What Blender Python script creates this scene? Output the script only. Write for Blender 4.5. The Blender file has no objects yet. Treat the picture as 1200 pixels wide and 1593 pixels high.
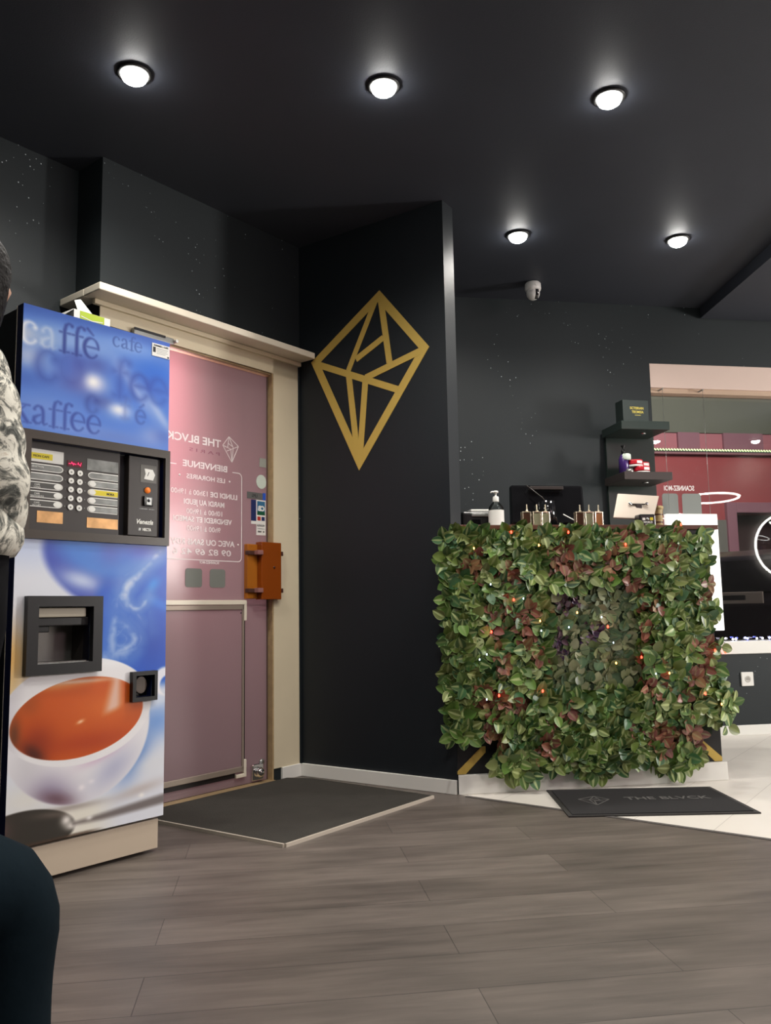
import bpy, math, random
import numpy as np
from mathutils import Vector, Matrix

R = math.radians
SC = bpy.context.scene
COL = SC.collection
random.seed(7)
rng = np.random.default_rng(11)

# ------------------------------------------------------------------ camera
CAM_H = .82
PITCH, ROLL, FPX = R(6.8), R(1.0), 1290.0
cd = bpy.data.cameras.new('camera'); cam = bpy.data.objects.new('camera', cd); COL.objects.link(cam)
fw = Vector((0, math.cos(PITCH), math.sin(PITCH))); r0 = Vector((1, 0, 0)); u0 = r0.cross(fw)
rr = r0 * math.cos(ROLL) - u0 * math.sin(ROLL); uu = u0 * math.cos(ROLL) + r0 * math.sin(ROLL)
cam.matrix_world = Matrix(((rr.x, uu.x, -fw.x, 0), (rr.y, uu.y, -fw.y, 0), (rr.z, uu.z, -fw.z, CAM_H), (0, 0, 0, 1)))
cd.sensor_fit = 'VERTICAL'; cd.sensor_height = 24.0; cd.sensor_width = 24.0 * 1200 / 1593
cd.lens = FPX / 1593 * 24.0; cd.clip_start = .02
SC.camera = cam

# ------------------------------------------------------------------ world, exposure
w = bpy.data.worlds.new('night'); SC.world = w; w.use_nodes = True
w.node_tree.nodes['Background'].inputs[0].default_value = (.02, .025, .04, 1)
w.node_tree.nodes['Background'].inputs[1].default_value = .25
SC.view_settings.view_transform = 'Standard'; SC.view_settings.look = 'None'
SC.view_settings.exposure = 0.1; SC.view_settings.gamma = 1; SC.view_settings.use_curve_mapping = False

SPOT_W = 56.0                 # each ceiling downlight
LENS_E = 60.0
RING_E = 22.0

def light(kind, name, loc, energy, color=(1, 1, 1), size=.1, aim=None, size_y=None, parent=None, spot=None):
    l = bpy.data.lights.new(name, kind); l.energy = energy; l.color = color
    o = bpy.data.objects.new(name, l); COL.objects.link(o); o.location = loc
    if kind == 'AREA':
        l.size = size
        if size_y: l.shape = 'RECTANGLE'; l.size_y = size_y
    else:
        l.shadow_soft_size = size
    if kind == 'SPOT':
        l.spot_size = spot; l.spot_blend = .9
    if aim is not None:
        d = Vector(aim) - Vector(loc); o.rotation_euler = d.to_track_quat('-Z', 'Y').to_euler()
    if parent: o.parent = parent
    return o

# street light outside: pink neon of the shop front and an added area light brightening the facade
light('AREA', 'pink_neon_glow', (-1.16, 3.84, 1.55), 9, (1, .52, .57), .16, aim=(-.94, 3.665, 1.50), size_y=1.0)
light('AREA', 'shopfront_glow', (-1.6, 4.9, 1.2), 20, (1, .74, .78), .8, aim=(-.8, 3.95, 1.0), size_y=1.6)
light('AREA', 'facade_fill', (4.5, 8.5, 5.2), 330, (1, .88, .82), 2.0, aim=(4.6, 13.5, 1.6))
light('AREA', 'salon_side_light', (5.2, -.6, 2.5), 30, (1, .66, .70), .8, aim=(1.6, 2.6, 0))

# ------------------------------------------------------------------ frames (a wall-aligned local system)
class Frame:
    def __init__(s, o, deg): s.o = Vector((o[0], o[1], 0)); s.a = R(deg)
    @property
    def m(s): return Matrix.Translation(s.o) @ Matrix.Rotation(s.a, 4, 'Z')
    def w(s, x, y, z): return s.m @ Vector((x, y, z))
WORLD = Frame((0, 0), 0)
FD = Frame((-.450, 4.333), 51.5)        # door wall, x runs left to right (negative), y away from the room
FM = Frame((-.800, 3.017), 50.0)        # front of the coffee machine, x negative to the left
FA = Frame((-.450, 4.333), -33.9)       # wall with the emblem
FC = Frame((.300, 3.829), 9.67)         # counter front
FW = Frame((2.146, 5.371), 9.67)        # window wall

# ------------------------------------------------------------------ materials
def newmat(name):
    m = bpy.data.materials.new(name); m.use_nodes = True
    return m, m.node_tree.nodes, m.node_tree.links, m.node_tree.nodes['Principled BSDF']
def hexlin(r, g, b):
    f = lambda c: (c / 255 / 12.92) if c <= 10 else ((c / 255 + .055) / 1.055) ** 2.4
    return (f(r), f(g), f(b), 1)
def mat(name, col, rough=.5, metal=0, emis=None, es=0, coat=0, noise=0, nscale=20, bump=0, bscale=60, trans=0, spec=.5, alpha=1, ior=1.45):
    m, n, l, b = newmat(name)
    c = tuple(col) + ((1,) if len(col) == 3 else ())
    b.inputs['Base Color'].default_value = c
    b.inputs['Roughness'].default_value = rough; b.inputs['Metallic'].default_value = metal
    b.inputs['Coat Weight'].default_value = coat; b.inputs['Coat Roughness'].default_value = .05
    b.inputs['Transmission Weight'].default_value = trans; b.inputs['IOR'].default_value = ior
    b.inputs['Specular IOR Level'].default_value = spec
    b.inputs['Alpha'].default_value = alpha
    if emis: b.inputs['Emission Color'].default_value = tuple(emis) + (1,); b.inputs['Emission Strength'].default_value = es
    tc = n.new('ShaderNodeTexCoord')
    if noise:
        nz = n.new('ShaderNodeTexNoise'); nz.inputs['Scale'].default_value = nscale; nz.inputs['Detail'].default_value = 5
        l.new(tc.outputs['Object'], nz.inputs['Vector'])
        mr = n.new('ShaderNodeMapRange'); mr.inputs['To Min'].default_value = 1 - noise; mr.inputs['To Max'].default_value = 1 + noise
        l.new(nz.outputs['Fac'], mr.inputs['Value'])
        mx = n.new('ShaderNodeVectorMath'); mx.operation = 'SCALE'; mx.inputs[0].default_value = c[:3]
        l.new(mr.outputs[0], mx.inputs['Scale']); l.new(mx.outputs[0], b.inputs['Base Color'])
    if bump:
        nz2 = n.new('ShaderNodeTexNoise'); nz2.inputs['Scale'].default_value = bscale; nz2.inputs['Detail'].default_value = 4
        l.new(tc.outputs['Object'], nz2.inputs['Vector'])
        bp = n.new('ShaderNodeBump'); bp.inputs['Strength'].default_value = bump; bp.inputs['Distance'].default_value = .01
        l.new(nz2.outputs['Fac'], bp.inputs['Height']); l.new(bp.outputs[0], b.inputs['Normal'])
    return m

def paint_mat(name, base, specks=True, rough=.5, spec=.35):
    m, n, l, b = newmat(name)
    tc = n.new('ShaderNodeTexCoord')
    nz = n.new('ShaderNodeTexNoise'); nz.inputs['Scale'].default_value = 1.6; nz.inputs['Detail'].default_value = 6
    l.new(tc.outputs['Object'], nz.inputs['Vector'])
    mr = n.new('ShaderNodeMapRange'); mr.inputs['To Min'].default_value = .8; mr.inputs['To Max'].default_value = 1.2
    l.new(nz.outputs['Fac'], mr.inputs['Value'])
    sc = n.new('ShaderNodeVectorMath'); sc.operation = 'SCALE'; sc.inputs[0].default_value = base
    l.new(mr.outputs[0], sc.inputs['Scale'])
    last = sc.outputs[0]
    if specks:
        vo = n.new('ShaderNodeTexVoronoi'); vo.inputs['Scale'].default_value = 42
        l.new(tc.outputs['Object'], vo.inputs['Vector'])
        lt = n.new('ShaderNodeMapRange'); lt.inputs['From Min'].default_value = .13; lt.inputs['From Max'].default_value = .07
        l.new(vo.outputs['Distance'], lt.inputs['Value'])
        n2 = n.new('ShaderNodeTexNoise'); n2.inputs['Scale'].default_value = 2.6; n2.inputs['Detail'].default_value = 3
        l.new(tc.outputs['Object'], n2.inputs['Vector'])
        g = n.new('ShaderNodeMapRange'); g.inputs['From Min'].default_value = .53; g.inputs['From Max'].default_value = .62
        l.new(n2.outputs['Fac'], g.inputs['Value'])
        mu = n.new('ShaderNodeMath'); mu.operation = 'MULTIPLY'; l.new(lt.outputs[0], mu.inputs[0]); l.new(g.outputs[0], mu.inputs[1])
        rc = n.new('ShaderNodeSeparateColor'); l.new(vo.outputs['Color'], rc.inputs[0])
        gt = n.new('ShaderNodeMath'); gt.operation = 'GREATER_THAN'; gt.inputs[1].default_value = .55; l.new(rc.outputs[0], gt.inputs[0])
        mu2 = n.new('ShaderNodeMath'); mu2.operation = 'MULTIPLY'; l.new(mu.outputs[0], mu2.inputs[0]); l.new(gt.outputs[0], mu2.inputs[1])
        mx = n.new('ShaderNodeMix'); mx.data_type = 'RGBA'; mx.inputs[7].default_value = (.75, .82, .85, 1)
        l.new(mu2.outputs[0], mx.inputs[0]); l.new(last, mx.inputs[6]); last = mx.outputs[2]
    l.new(last, b.inputs['Base Color'])
    b.inputs['Roughness'].default_value = rough; b.inputs['Specular IOR Level'].default_value = spec
    nb = n.new('ShaderNodeTexNoise'); nb.inputs['Scale'].default_value = 180; l.new(tc.outputs['Object'], nb.inputs['Vector'])
    bp = n.new('ShaderNodeBump'); bp.inputs['Strength'].default_value = .15; bp.inputs['Distance'].default_value = .003
    l.new(nb.outputs['Fac'], bp.inputs['Height']); l.new(bp.outputs[0], b.inputs['Normal'])
    return m

def floor_mat():
    m, n, l, b = newmat('grey_oak_planks')
    tc = n.new('ShaderNodeTexCoord'); mp = n.new('ShaderNodeMapping')
    mp.inputs['Rotation'].default_value = (0, 0, R(-8)); mp.inputs['Location'].default_value = (-.45, -1.875, 0)
    l.new(tc.outputs['Object'], mp.inputs['Vector'])
    br = n.new('ShaderNodeTexBrick'); br.offset = .607; br.offset_frequency = 2
    br.inputs['Scale'].default_value = 1; br.inputs['Brick Width'].default_value = 1.21; br.inputs['Row Height'].default_value = .185
    br.inputs['Mortar Size'].default_value = .0012; br.inputs['Mortar Smooth'].default_value = .3; br.inputs['Bias'].default_value = 0
    br.inputs['Color1'].default_value = (.096, .079, .068, 1); br.inputs['Color2'].default_value = (.134, .112, .097, 1)
    br.inputs['Mortar'].default_value = (.035, .028, .026, 1)
    l.new(mp.outputs[0], br.inputs['Vector'])
    m2 = n.new('ShaderNodeMapping'); m2.inputs['Scale'].default_value = (1.2, 14, 1); l.new(mp.outputs[0], m2.inputs['Vector'])
    nz = n.new('ShaderNodeTexNoise'); nz.inputs['Scale'].default_value = 2.2; nz.inputs['Detail'].default_value = 8; nz.inputs['Roughness'].default_value = .62; nz.inputs['Distortion'].default_value = .6
    l.new(m2.outputs[0], nz.inputs['Vector'])
    m3 = n.new('ShaderNodeMapping'); m3.inputs['Scale'].default_value = (1.0, 3.4, 1); l.new(mp.outputs[0], m3.inputs['Vector'])
    n3 = n.new('ShaderNodeTexNoise'); n3.inputs['Scale'].default_value = 2.4; n3.inputs['Detail'].default_value = 4
    l.new(m3.outputs[0], n3.inputs['Vector'])
    r1 = n.new('ShaderNodeMapRange'); r1.inputs['From Min'].default_value = .25; r1.inputs['From Max'].default_value = .75; r1.inputs['To Min'].default_value = .72; r1.inputs['To Max'].default_value = 1.25
    l.new(nz.outputs['Fac'], r1.inputs['Value'])
    r2 = n.new('ShaderNodeMapRange'); r2.inputs['From Min'].default_value = .3; r2.inputs['From Max'].default_value = .7; r2.inputs['To Min'].default_value = .75; r2.inputs['To Max'].default_value = 1.25
    l.new(n3.outputs['Fac'], r2.inputs['Value'])
    mu = n.new('ShaderNodeMath'); mu.operation = 'MULTIPLY'; l.new(r1.outputs[0], mu.inputs[0]); l.new(r2.outputs[0], mu.inputs[1])
    sc = n.new('ShaderNodeVectorMath'); sc.operation = 'SCALE'; l.new(br.outputs['Color'], sc.inputs[0]); l.new(mu.outputs[0], sc.inputs['Scale'])
    l.new(sc.outputs[0], b.inputs['Base Color']); b.inputs['Roughness'].default_value = .42
    bp = n.new('ShaderNodeBump'); bp.inputs['Strength'].default_value = .2; bp.inputs['Distance'].default_value = .002
    l.new(nz.outputs['Fac'], bp.inputs['Height']); l.new(bp.outputs[0], b.inputs['Normal'])
    return m
def tile_mat():
    m, n, l, b = newmat('white_floor_tiles')
    tc = n.new('ShaderNodeTexCoord'); mp = n.new('ShaderNodeMapping'); mp.inputs['Rotation'].default_value = (0, 0, R(-54)); l.new(tc.outputs['Object'], mp.inputs['Vector'])
    br = n.new('ShaderNodeTexBrick'); br.offset = .5; br.inputs['Scale'].default_value = 1; br.inputs['Brick Width'].default_value = 1.2; br.inputs['Row Height'].default_value = .3
    br.inputs['Mortar Size'].default_value = .0015; br.inputs['Color1'].default_value = (.72, .68, .62, 1); br.inputs['Color2'].default_value = (.76, .72, .66, 1); br.inputs['Mortar'].default_value = (.5, .46, .42, 1)
    l.new(mp.outputs[0], br.inputs['Vector'])
    nz = n.new('ShaderNodeTexNoise'); nz.inputs['Scale'].default_value = 3; nz.inputs['Detail'].default_value = 6; l.new(tc.outputs['Object'], nz.inputs['Vector'])
    r1 = n.new('ShaderNodeMapRange'); r1.inputs['To Min'].default_value = .9; r1.inputs['To Max'].default_value = 1.08; l.new(nz.outputs['Fac'], r1.inputs['Value'])
    sc = n.new('ShaderNodeVectorMath'); sc.operation = 'SCALE'; l.new(br.outputs['Color'], sc.inputs[0]); l.new(r1.outputs[0], sc.inputs['Scale'])
    l.new(sc.outputs[0], b.inputs['Base Color']); b.inputs['Roughness'].default_value = .35
    return m
def glass_mat(name, tint=(1, 1, 1), refl=1.0, ior=1.5):
    m, n, l, b = newmat(name); n.remove(b); out = n['Material Output']
    tr = n.new('ShaderNodeBsdfTransparent'); tr.inputs[0].default_value = tuple(tint) + (1,)
    gl = n.new('ShaderNodeBsdfGlossy'); gl.inputs['Roughness'].default_value = 0.0
    fr = n.new('ShaderNodeFresnel'); fr.inputs[0].default_value = ior
    mu = n.new('ShaderNodeMath'); mu.operation = 'MULTIPLY'; mu.inputs[1].default_value = refl; l.new(fr.outputs[0], mu.inputs[0])
    mx = n.new('ShaderNodeMixShader'); l.new(mu.outputs[0], mx.inputs[0]); l.new(tr.outputs[0], mx.inputs[1]); l.new(gl.outputs[0], mx.inputs[2])
    l.new(mx.outputs[0], out.inputs[0]); return m
def film_mat(name, col, trans=.55, rough=.3):
    m, n, l, b = newmat(name); out = n['Material Output']
    b.inputs['Base Color'].default_value = tuple(col) + (1,); b.inputs['Roughness'].default_value = rough
    tl = n.new('ShaderNodeBsdfTranslucent'); tl.inputs[0].default_value = tuple(col) + (1,)
    mx = n.new('ShaderNodeMixShader'); mx.inputs[0].default_value = trans
    l.new(b.outputs[0], mx.inputs[1]); l.new(tl.outputs[0], mx.inputs[2]); l.new(mx.outputs[0], out.inputs[0])
    tc = n.new('ShaderNodeTexCoord'); nz = n.new('ShaderNodeTexNoise'); nz.inputs['Scale'].default_value = 260; nz.inputs['Detail'].default_value = 3
    l.new(tc.outputs['Object'], nz.inputs['Vector'])
    bp = n.new('ShaderNodeBump'); bp.inputs['Strength'].default_value = .10; bp.inputs['Distance'].default_value = .001
    l.new(nz.outputs['Fac'], bp.inputs['Height']); l.new(bp.outputs[0], b.inputs['Normal'])
    return m
def vcol_mat(name, rough=.35, attr='print', coat=0):
    m, n, l, b = newmat(name)
    a = n.new('ShaderNodeVertexColor'); a.layer_name = attr
    l.new(a.outputs[0], b.inputs['Base Color']); b.inputs['Roughness'].default_value = rough; b.inputs['Coat Weight'].default_value = coat
    return m
def leaf_mat():
    m, n, l, b = newmat('artificial_leaf')
    a = n.new('ShaderNodeVertexColor'); a.layer_name = 'tint'
    uv = n.new('ShaderNodeUVMap'); uv.uv_map = 'leaf'
    sx = n.new('ShaderNodeSeparateXYZ'); l.new(uv.outputs[0], sx.inputs[0])
    # u: 0..1 across, v: 0..1 along; alpha channel of tint = amount of pale stripe
    ab = n.new('ShaderNodeMath'); ab.operation = 'SUBTRACT'; ab.inputs[1].default_value = .5; l.new(sx.outputs[0], ab.inputs[0])
    ab2 = n.new('ShaderNodeMath'); ab2.operation = 'ABSOLUTE'; l.new(ab.outputs[0], ab2.inputs[0])
    mid = n.new('ShaderNodeMapRange'); mid.inputs['From Min'].default_value = .17; mid.inputs['From Max'].default_value = .03; l.new(ab2.outputs[0], mid.inputs['Value'])
    edg = n.new('ShaderNodeMapRange'); edg.inputs['From Min'].default_value = .42; edg.inputs['From Max'].default_value = .49; edg.inputs['To Max'].default_value = .55; l.new(ab2.outputs[0], edg.inputs['Value'])
    mx_ = n.new('ShaderNodeMath'); mx_.operation = 'MAXIMUM'; l.new(mid.outputs[0], mx_.inputs[0]); l.new(edg.outputs[0], mx_.inputs[1])
    st = n.new('ShaderNodeMath'); st.operation = 'MULTIPLY'; l.new(mx_.outputs[0], st.inputs[0]); l.new(a.outputs['Alpha'], st.inputs[1])
    wv = n.new('ShaderNodeMath'); wv.operation = 'MULTIPLY_ADD'; wv.inputs[1].default_value = -.9; l.new(ab2.outputs[0], wv.inputs[0]); l.new(sx.outputs[1], wv.inputs[2])
    sn = n.new('ShaderNodeMath'); sn.operation = 'MULTIPLY'; sn.inputs[1].default_value = 60; l.new(wv.outputs[0], sn.inputs[0])
    s2 = n.new('ShaderNodeMath'); s2.operation = 'SINE'; l.new(sn.outputs[0], s2.inputs[0])
    mr = n.new('ShaderNodeMapRange'); mr.inputs['From Min'].default_value = -1; mr.inputs['To Min'].default_value = .82; mr.inputs['To Max'].default_value = 1.12; l.new(s2.outputs[0], mr.inputs['Value'])
    sc = n.new('ShaderNodeVectorMath'); sc.operation = 'SCALE'; l.new(a.outputs[0], sc.inputs[0]); l.new(mr.outputs[0], sc.inputs['Scale'])
    mx = n.new('ShaderNodeMix'); mx.data_type = 'RGBA'; mx.inputs[7].default_value = (.50, .58, .26, 1)
    l.new(st.outputs[0], mx.inputs[0]); l.new(sc.outputs[0], mx.inputs[6]); l.new(mx.outputs[2], b.inputs['Base Color'])
    b.inputs['Roughness'].default_value = .42
    return m
def camo_mat():
    m, n, l, b = newmat('white_grey_camouflage')
    tc = n.new('ShaderNodeTexCoord')
    nz = n.new('ShaderNodeTexNoise'); nz.inputs['Scale'].default_value = 19; nz.inputs['Detail'].default_value = 7; nz.inputs['Roughness'].default_value = .68; nz.inputs['Distortion'].default_value = 1.6
    l.new(tc.outputs['Object'], nz.inputs['Vector'])
    cr = n.new('ShaderNodeValToRGB'); e = cr.color_ramp.elements
    e[0].position = .36; e[0].color = (.03, .032, .028, 1); e[1].position = .62; e[1].color = (.70, .68, .60, 1)
    for p, c in ((.43, (.12, .125, .11, 1)), (.48, (.30, .29, .25, 1)), (.53, (.64, .62, .54, 1)), (.70, (.55, .49, .40, 1))):
        x = e.new(p); x.color = c
    l.new(nz.outputs['Fac'], cr.inputs[0]); l.new(cr.outputs[0], b.inputs['Base Color']); b.inputs['Roughness'].default_value = .75
    return m

M = dict(
    wall_matt=paint_mat('matt_black_wall_paint', (.020, .026, .028), rough=.9, spec=.08),
    wall=paint_mat('black_wall_paint', (.0145, .0195, .0220), rough=.55),
    wall_plain=paint_mat('black_wall_paint_plain', (.0095, .0132, .0170), False, .5),
    ceil=paint_mat('black_ceiling_paint', (.034, .038, .050), False, .6),
    wall_grey=mat('grey_stone_cladding', (.12, .11, .105), .7, noise=.3, nscale=4),
    floor=floor_mat(), tile=tile_mat(),
    cream=mat('cream_painted_wood', (.74, .65, .47), .45, noise=.06, nscale=5),
    cream2=mat('cream_moulding', (.80, .73, .60), .4, noise=.05, nscale=8),
    white=mat('white_lacquer', (.80, .79, .75), .4),
    pinkwhite=mat('pink_lit_shutter_box', (.72, .56, .49), .5),  # white box, the pink light falling on it mixed into its colour
    alu=mat('brushed_metal', (.55, .5, .44), .35, 1),
    seal=mat('dark_rubber_seal', (.012, .008, .007), .6),
    woodedge=mat('varnished_wood_edge', (.42, .30, .16), .4, noise=.3, nscale=30),
    film=film_mat('frosted_door_film', (.46, .37, .38), .66, .19),
    vinyl=mat('white_vinyl', (.85, .80, .80), .5),
    vinyl_back=mat('grey_sticker_back', (.20, .21, .19), .6),
    glass=glass_mat('window_glass', (.93, .95, .94), 1.0),
    cglass=glass_mat('clear_bottle_glass', (.80, .82, .8), 1.6),
    gold=mat('gold_paint', (.55, .38, .085), .5, .05, noise=.08, nscale=14),
    black=mat('black_plastic', (.012, .012, .013), .35), gblack=mat('gloss_black_plastic', (.006, .006, .007), .12, coat=.5),
    dark=mat('dark_laminate', (.012, .012, .013), .45), brown=mat('brown_wood_top', (.10, .035, .02), .4, noise=.25, nscale=30),
    shelf=mat('black_green_lacquer', (.022, .034, .030), .3), 
    bezel=mat('anthracite_plastic', (.055, .044, .035), .32), panel=mat('charcoal_panel', (.035, .029, .026), .4),
    kick=mat('beige_enamel', (.53, .44, .34), .4), bodyblk=mat('machine_case_black', (.01, .01, .012), .4), navy=mat('machine_side_blue', (.008, .014, .07), .3),
    steel=mat('stainless_tray', (.42, .42, .40), .3, .8), chrome=mat('chrome', (.8, .8, .8), .12, 1),
    paper=mat('white_paper', (.82, .82, .78), .6), yellow=mat('yellow_label', (.75, .62, .03), .5), foil=mat('glossy_label', (.26, .27, .26), .2, .3, noise=.8, nscale=26),
    orangefoil=mat('amber_label', (.75, .42, .18), .2, .3, noise=.6, nscale=24),
    darklabel=mat('dark_label', (.09, .09, .085), .25), ink=mat('black_ink', (.02, .02, .025), .6), orange=mat('orange_knob', (.8, .18, .02), .3, emis=(.8, .2, .03), es=.4),
    red_led=mat('red_led_digits', (.3, .0, .02), .4, emis=(1, .03, .15), es=1.6), redpanel=mat('red_display', (.12, .0, .01), .3),
    amber=mat('amber_acrylic', (.34, .075, .008), .15, trans=.25, coat=.3), ambery=mat('amber_acrylic_side', (.50, .17, .02), .15, trans=.25), bracket=mat('dark_bracket', (.07, .028, .02), .4),
    mat_fab=mat('anthracite_carpet', (.040, .036, .030), .95, noise=.25, nscale=9, bump=.5, bscale=400), mat_edge=mat('beige_mat_edge', (.50, .44, .37), .5),
    mat_black=mat('black_carpet', (.012, .011, .012), .95, noise=.3, nscale=200), mat_rim=mat('black_rubber_rim', (.028, .026, .026), .6), mat_print=mat('grey_carpet_print', (.12, .115, .11), .9),
    leaf=leaf_mat(), stem=mat('green_stem', (.05, .10, .02), .6), leafback=mat('dark_green_mesh', (.010, .022, .008), .8),
    wire=mat('dark_green_wire', (.01, .03, .015), .5),
    b_red=mat('red_bulb', (.8, .02, .01), .3, emis=(1, .03, .015), es=14), b_warm=mat('amber_bulb', (.9, .4, .1), .3, emis=(1, .33, .06), es=14),
    b_cool=mat('cool_bulb', (.8, .9, 1), .3, emis=(.6, .8, 1), es=9), b_blue=mat('blue_bulb', (.3, .4, 1), .3, emis=(.22, .25, 1), es=22), b_white=mat('white_bulb', (.9, .9, 1), .3, emis=(.85, .8, 1), es=12),
    lens=mat('lamp_lens', (1, 1, 1), .3, emis=(1, .98, .93), es=LENS_E), ring=mat('led_ring', (1, 1, 1), .3, emis=(1, .95, .90), es=RING_E),
    lens_rim=mat('lamp_rim', (.03, .03, .03), .4), mirror=mat('mirror_glass', (.6, .6, .6), .03, 1),
    cctv=mat('camera_white', (.62, .60, .58), .35), screenwhite=mat('emissive_white_panel', (.9, .9, .88), .5, emis=(1, .97, .92), es=.75),
    liquid=mat('amber_perfume', (.30, .12, .04), .1, coat=.5), liquid2=mat('pale_perfume', (.22, .22, .14), .1, coat=.5), liquid3=mat('brown_perfume', (.06, .03, .02), .1, coat=.5),
    gold_met=mat('gold_metal_trim', (.75, .66, .5), .25, .8), tablet=mat('silver_tablet', (.60, .52, .44), .4, .3),
    tumbler=mat('tan_cup', (.48, .36, .16), .5, noise=.3, nscale=40), purple=mat('purple_plastic', (.05, .02, .14), .25, coat=.4), redtin=mat('red_tin', (.55, .015, .03), .3), 
    blackbox=mat('dark_green_box', (.020, .030, .028), .55), goldprint=mat('gold_foil_print', (.65, .55, .12), .35, .3),
    lime=mat('lime_green_print', (.38, .50, .02), .5), card=mat('white_carton', (.72, .73, .70), .6), cardgrey=mat('grey_carton_flap', (.42, .43, .42), .6),
    navycloth=mat('navy_trousers', (.004, .010, .015), .85, noise=.2, nscale=8, bump=.4, bscale=14, spec=.1), blackcloth=mat('black_cloth', (.006, .006, .007), .9, spec=.08), teal=mat('teal_cloth', (.01, .10, .09), .8),
    camo=camo_mat(), skin=mat('skin', (.45, .26, .18), .5), hair=mat('dark_hair', (.008, .007, .007), .7, bump=1, bscale=70, spec=.2), rubber=mat('shoe_rubber', (.02, .02, .02), .6),
    bench=mat('bench_vinyl', (.02, .02, .02), .45), 
    facade=mat('red_render_facade', (.40, .09, .10), .85, noise=.12, nscale=2), pil=mat('mauve_pilaster', (.34, .17, .22), .8), reflection_grey=mat('grey_green_reflection', (.17, .185, .15), .8, noise=.05, nscale=.6), facade_pink=mat('pink_block', (.50, .20, .24), .8), 
    garage=mat('dark_brick_opening', (.045, .025, .026), .8, noise=.3, nscale=3), asphalt=mat('asphalt', (.03, .03, .032), .85, noise=.3, nscale=8), rope=mat('rope_light', (.8, .9, .6), .4, emis=(.75, 1, .45), es=1.4),
    carpaint=mat('black_car_paint', (.010, .008, .014), .3, coat=.15, spec=.3), carglass=mat('car_window', (.006, .006, .008), .08), tail=mat('tail_light', (.35, .01, .01), .2, emis=(.6, .02, .03), es=.25), plate=mat('number_plate', (.45, .36, .32), .5), tyre=mat('tyre', (.01, .01, .01), .8),
    silver=mat('silver_plate', (.35, .36, .35), .35, .7), stick_dark=mat('navy_sticker', (.02, .03, .12), .4), stick_blue=mat('blue_sticker', (.02, .10, .55), .4), stick_green=mat('green_sticker', (.01, .10, .05), .4), stick_sky=mat('sky_sticker', (.04, .16, .30), .4), stick_red=mat('red_sticker', (.45, .03, .02), .4), palegreen=mat('pale_sticker', (.62, .70, .62), .6), greysign=mat('grey_sticker', (.13, .13, .125), .5), paleg2=mat('grey_green_sticker', (.34, .35, .31), .5),
    print=vcol_mat('printed_film', .32),
)

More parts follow.
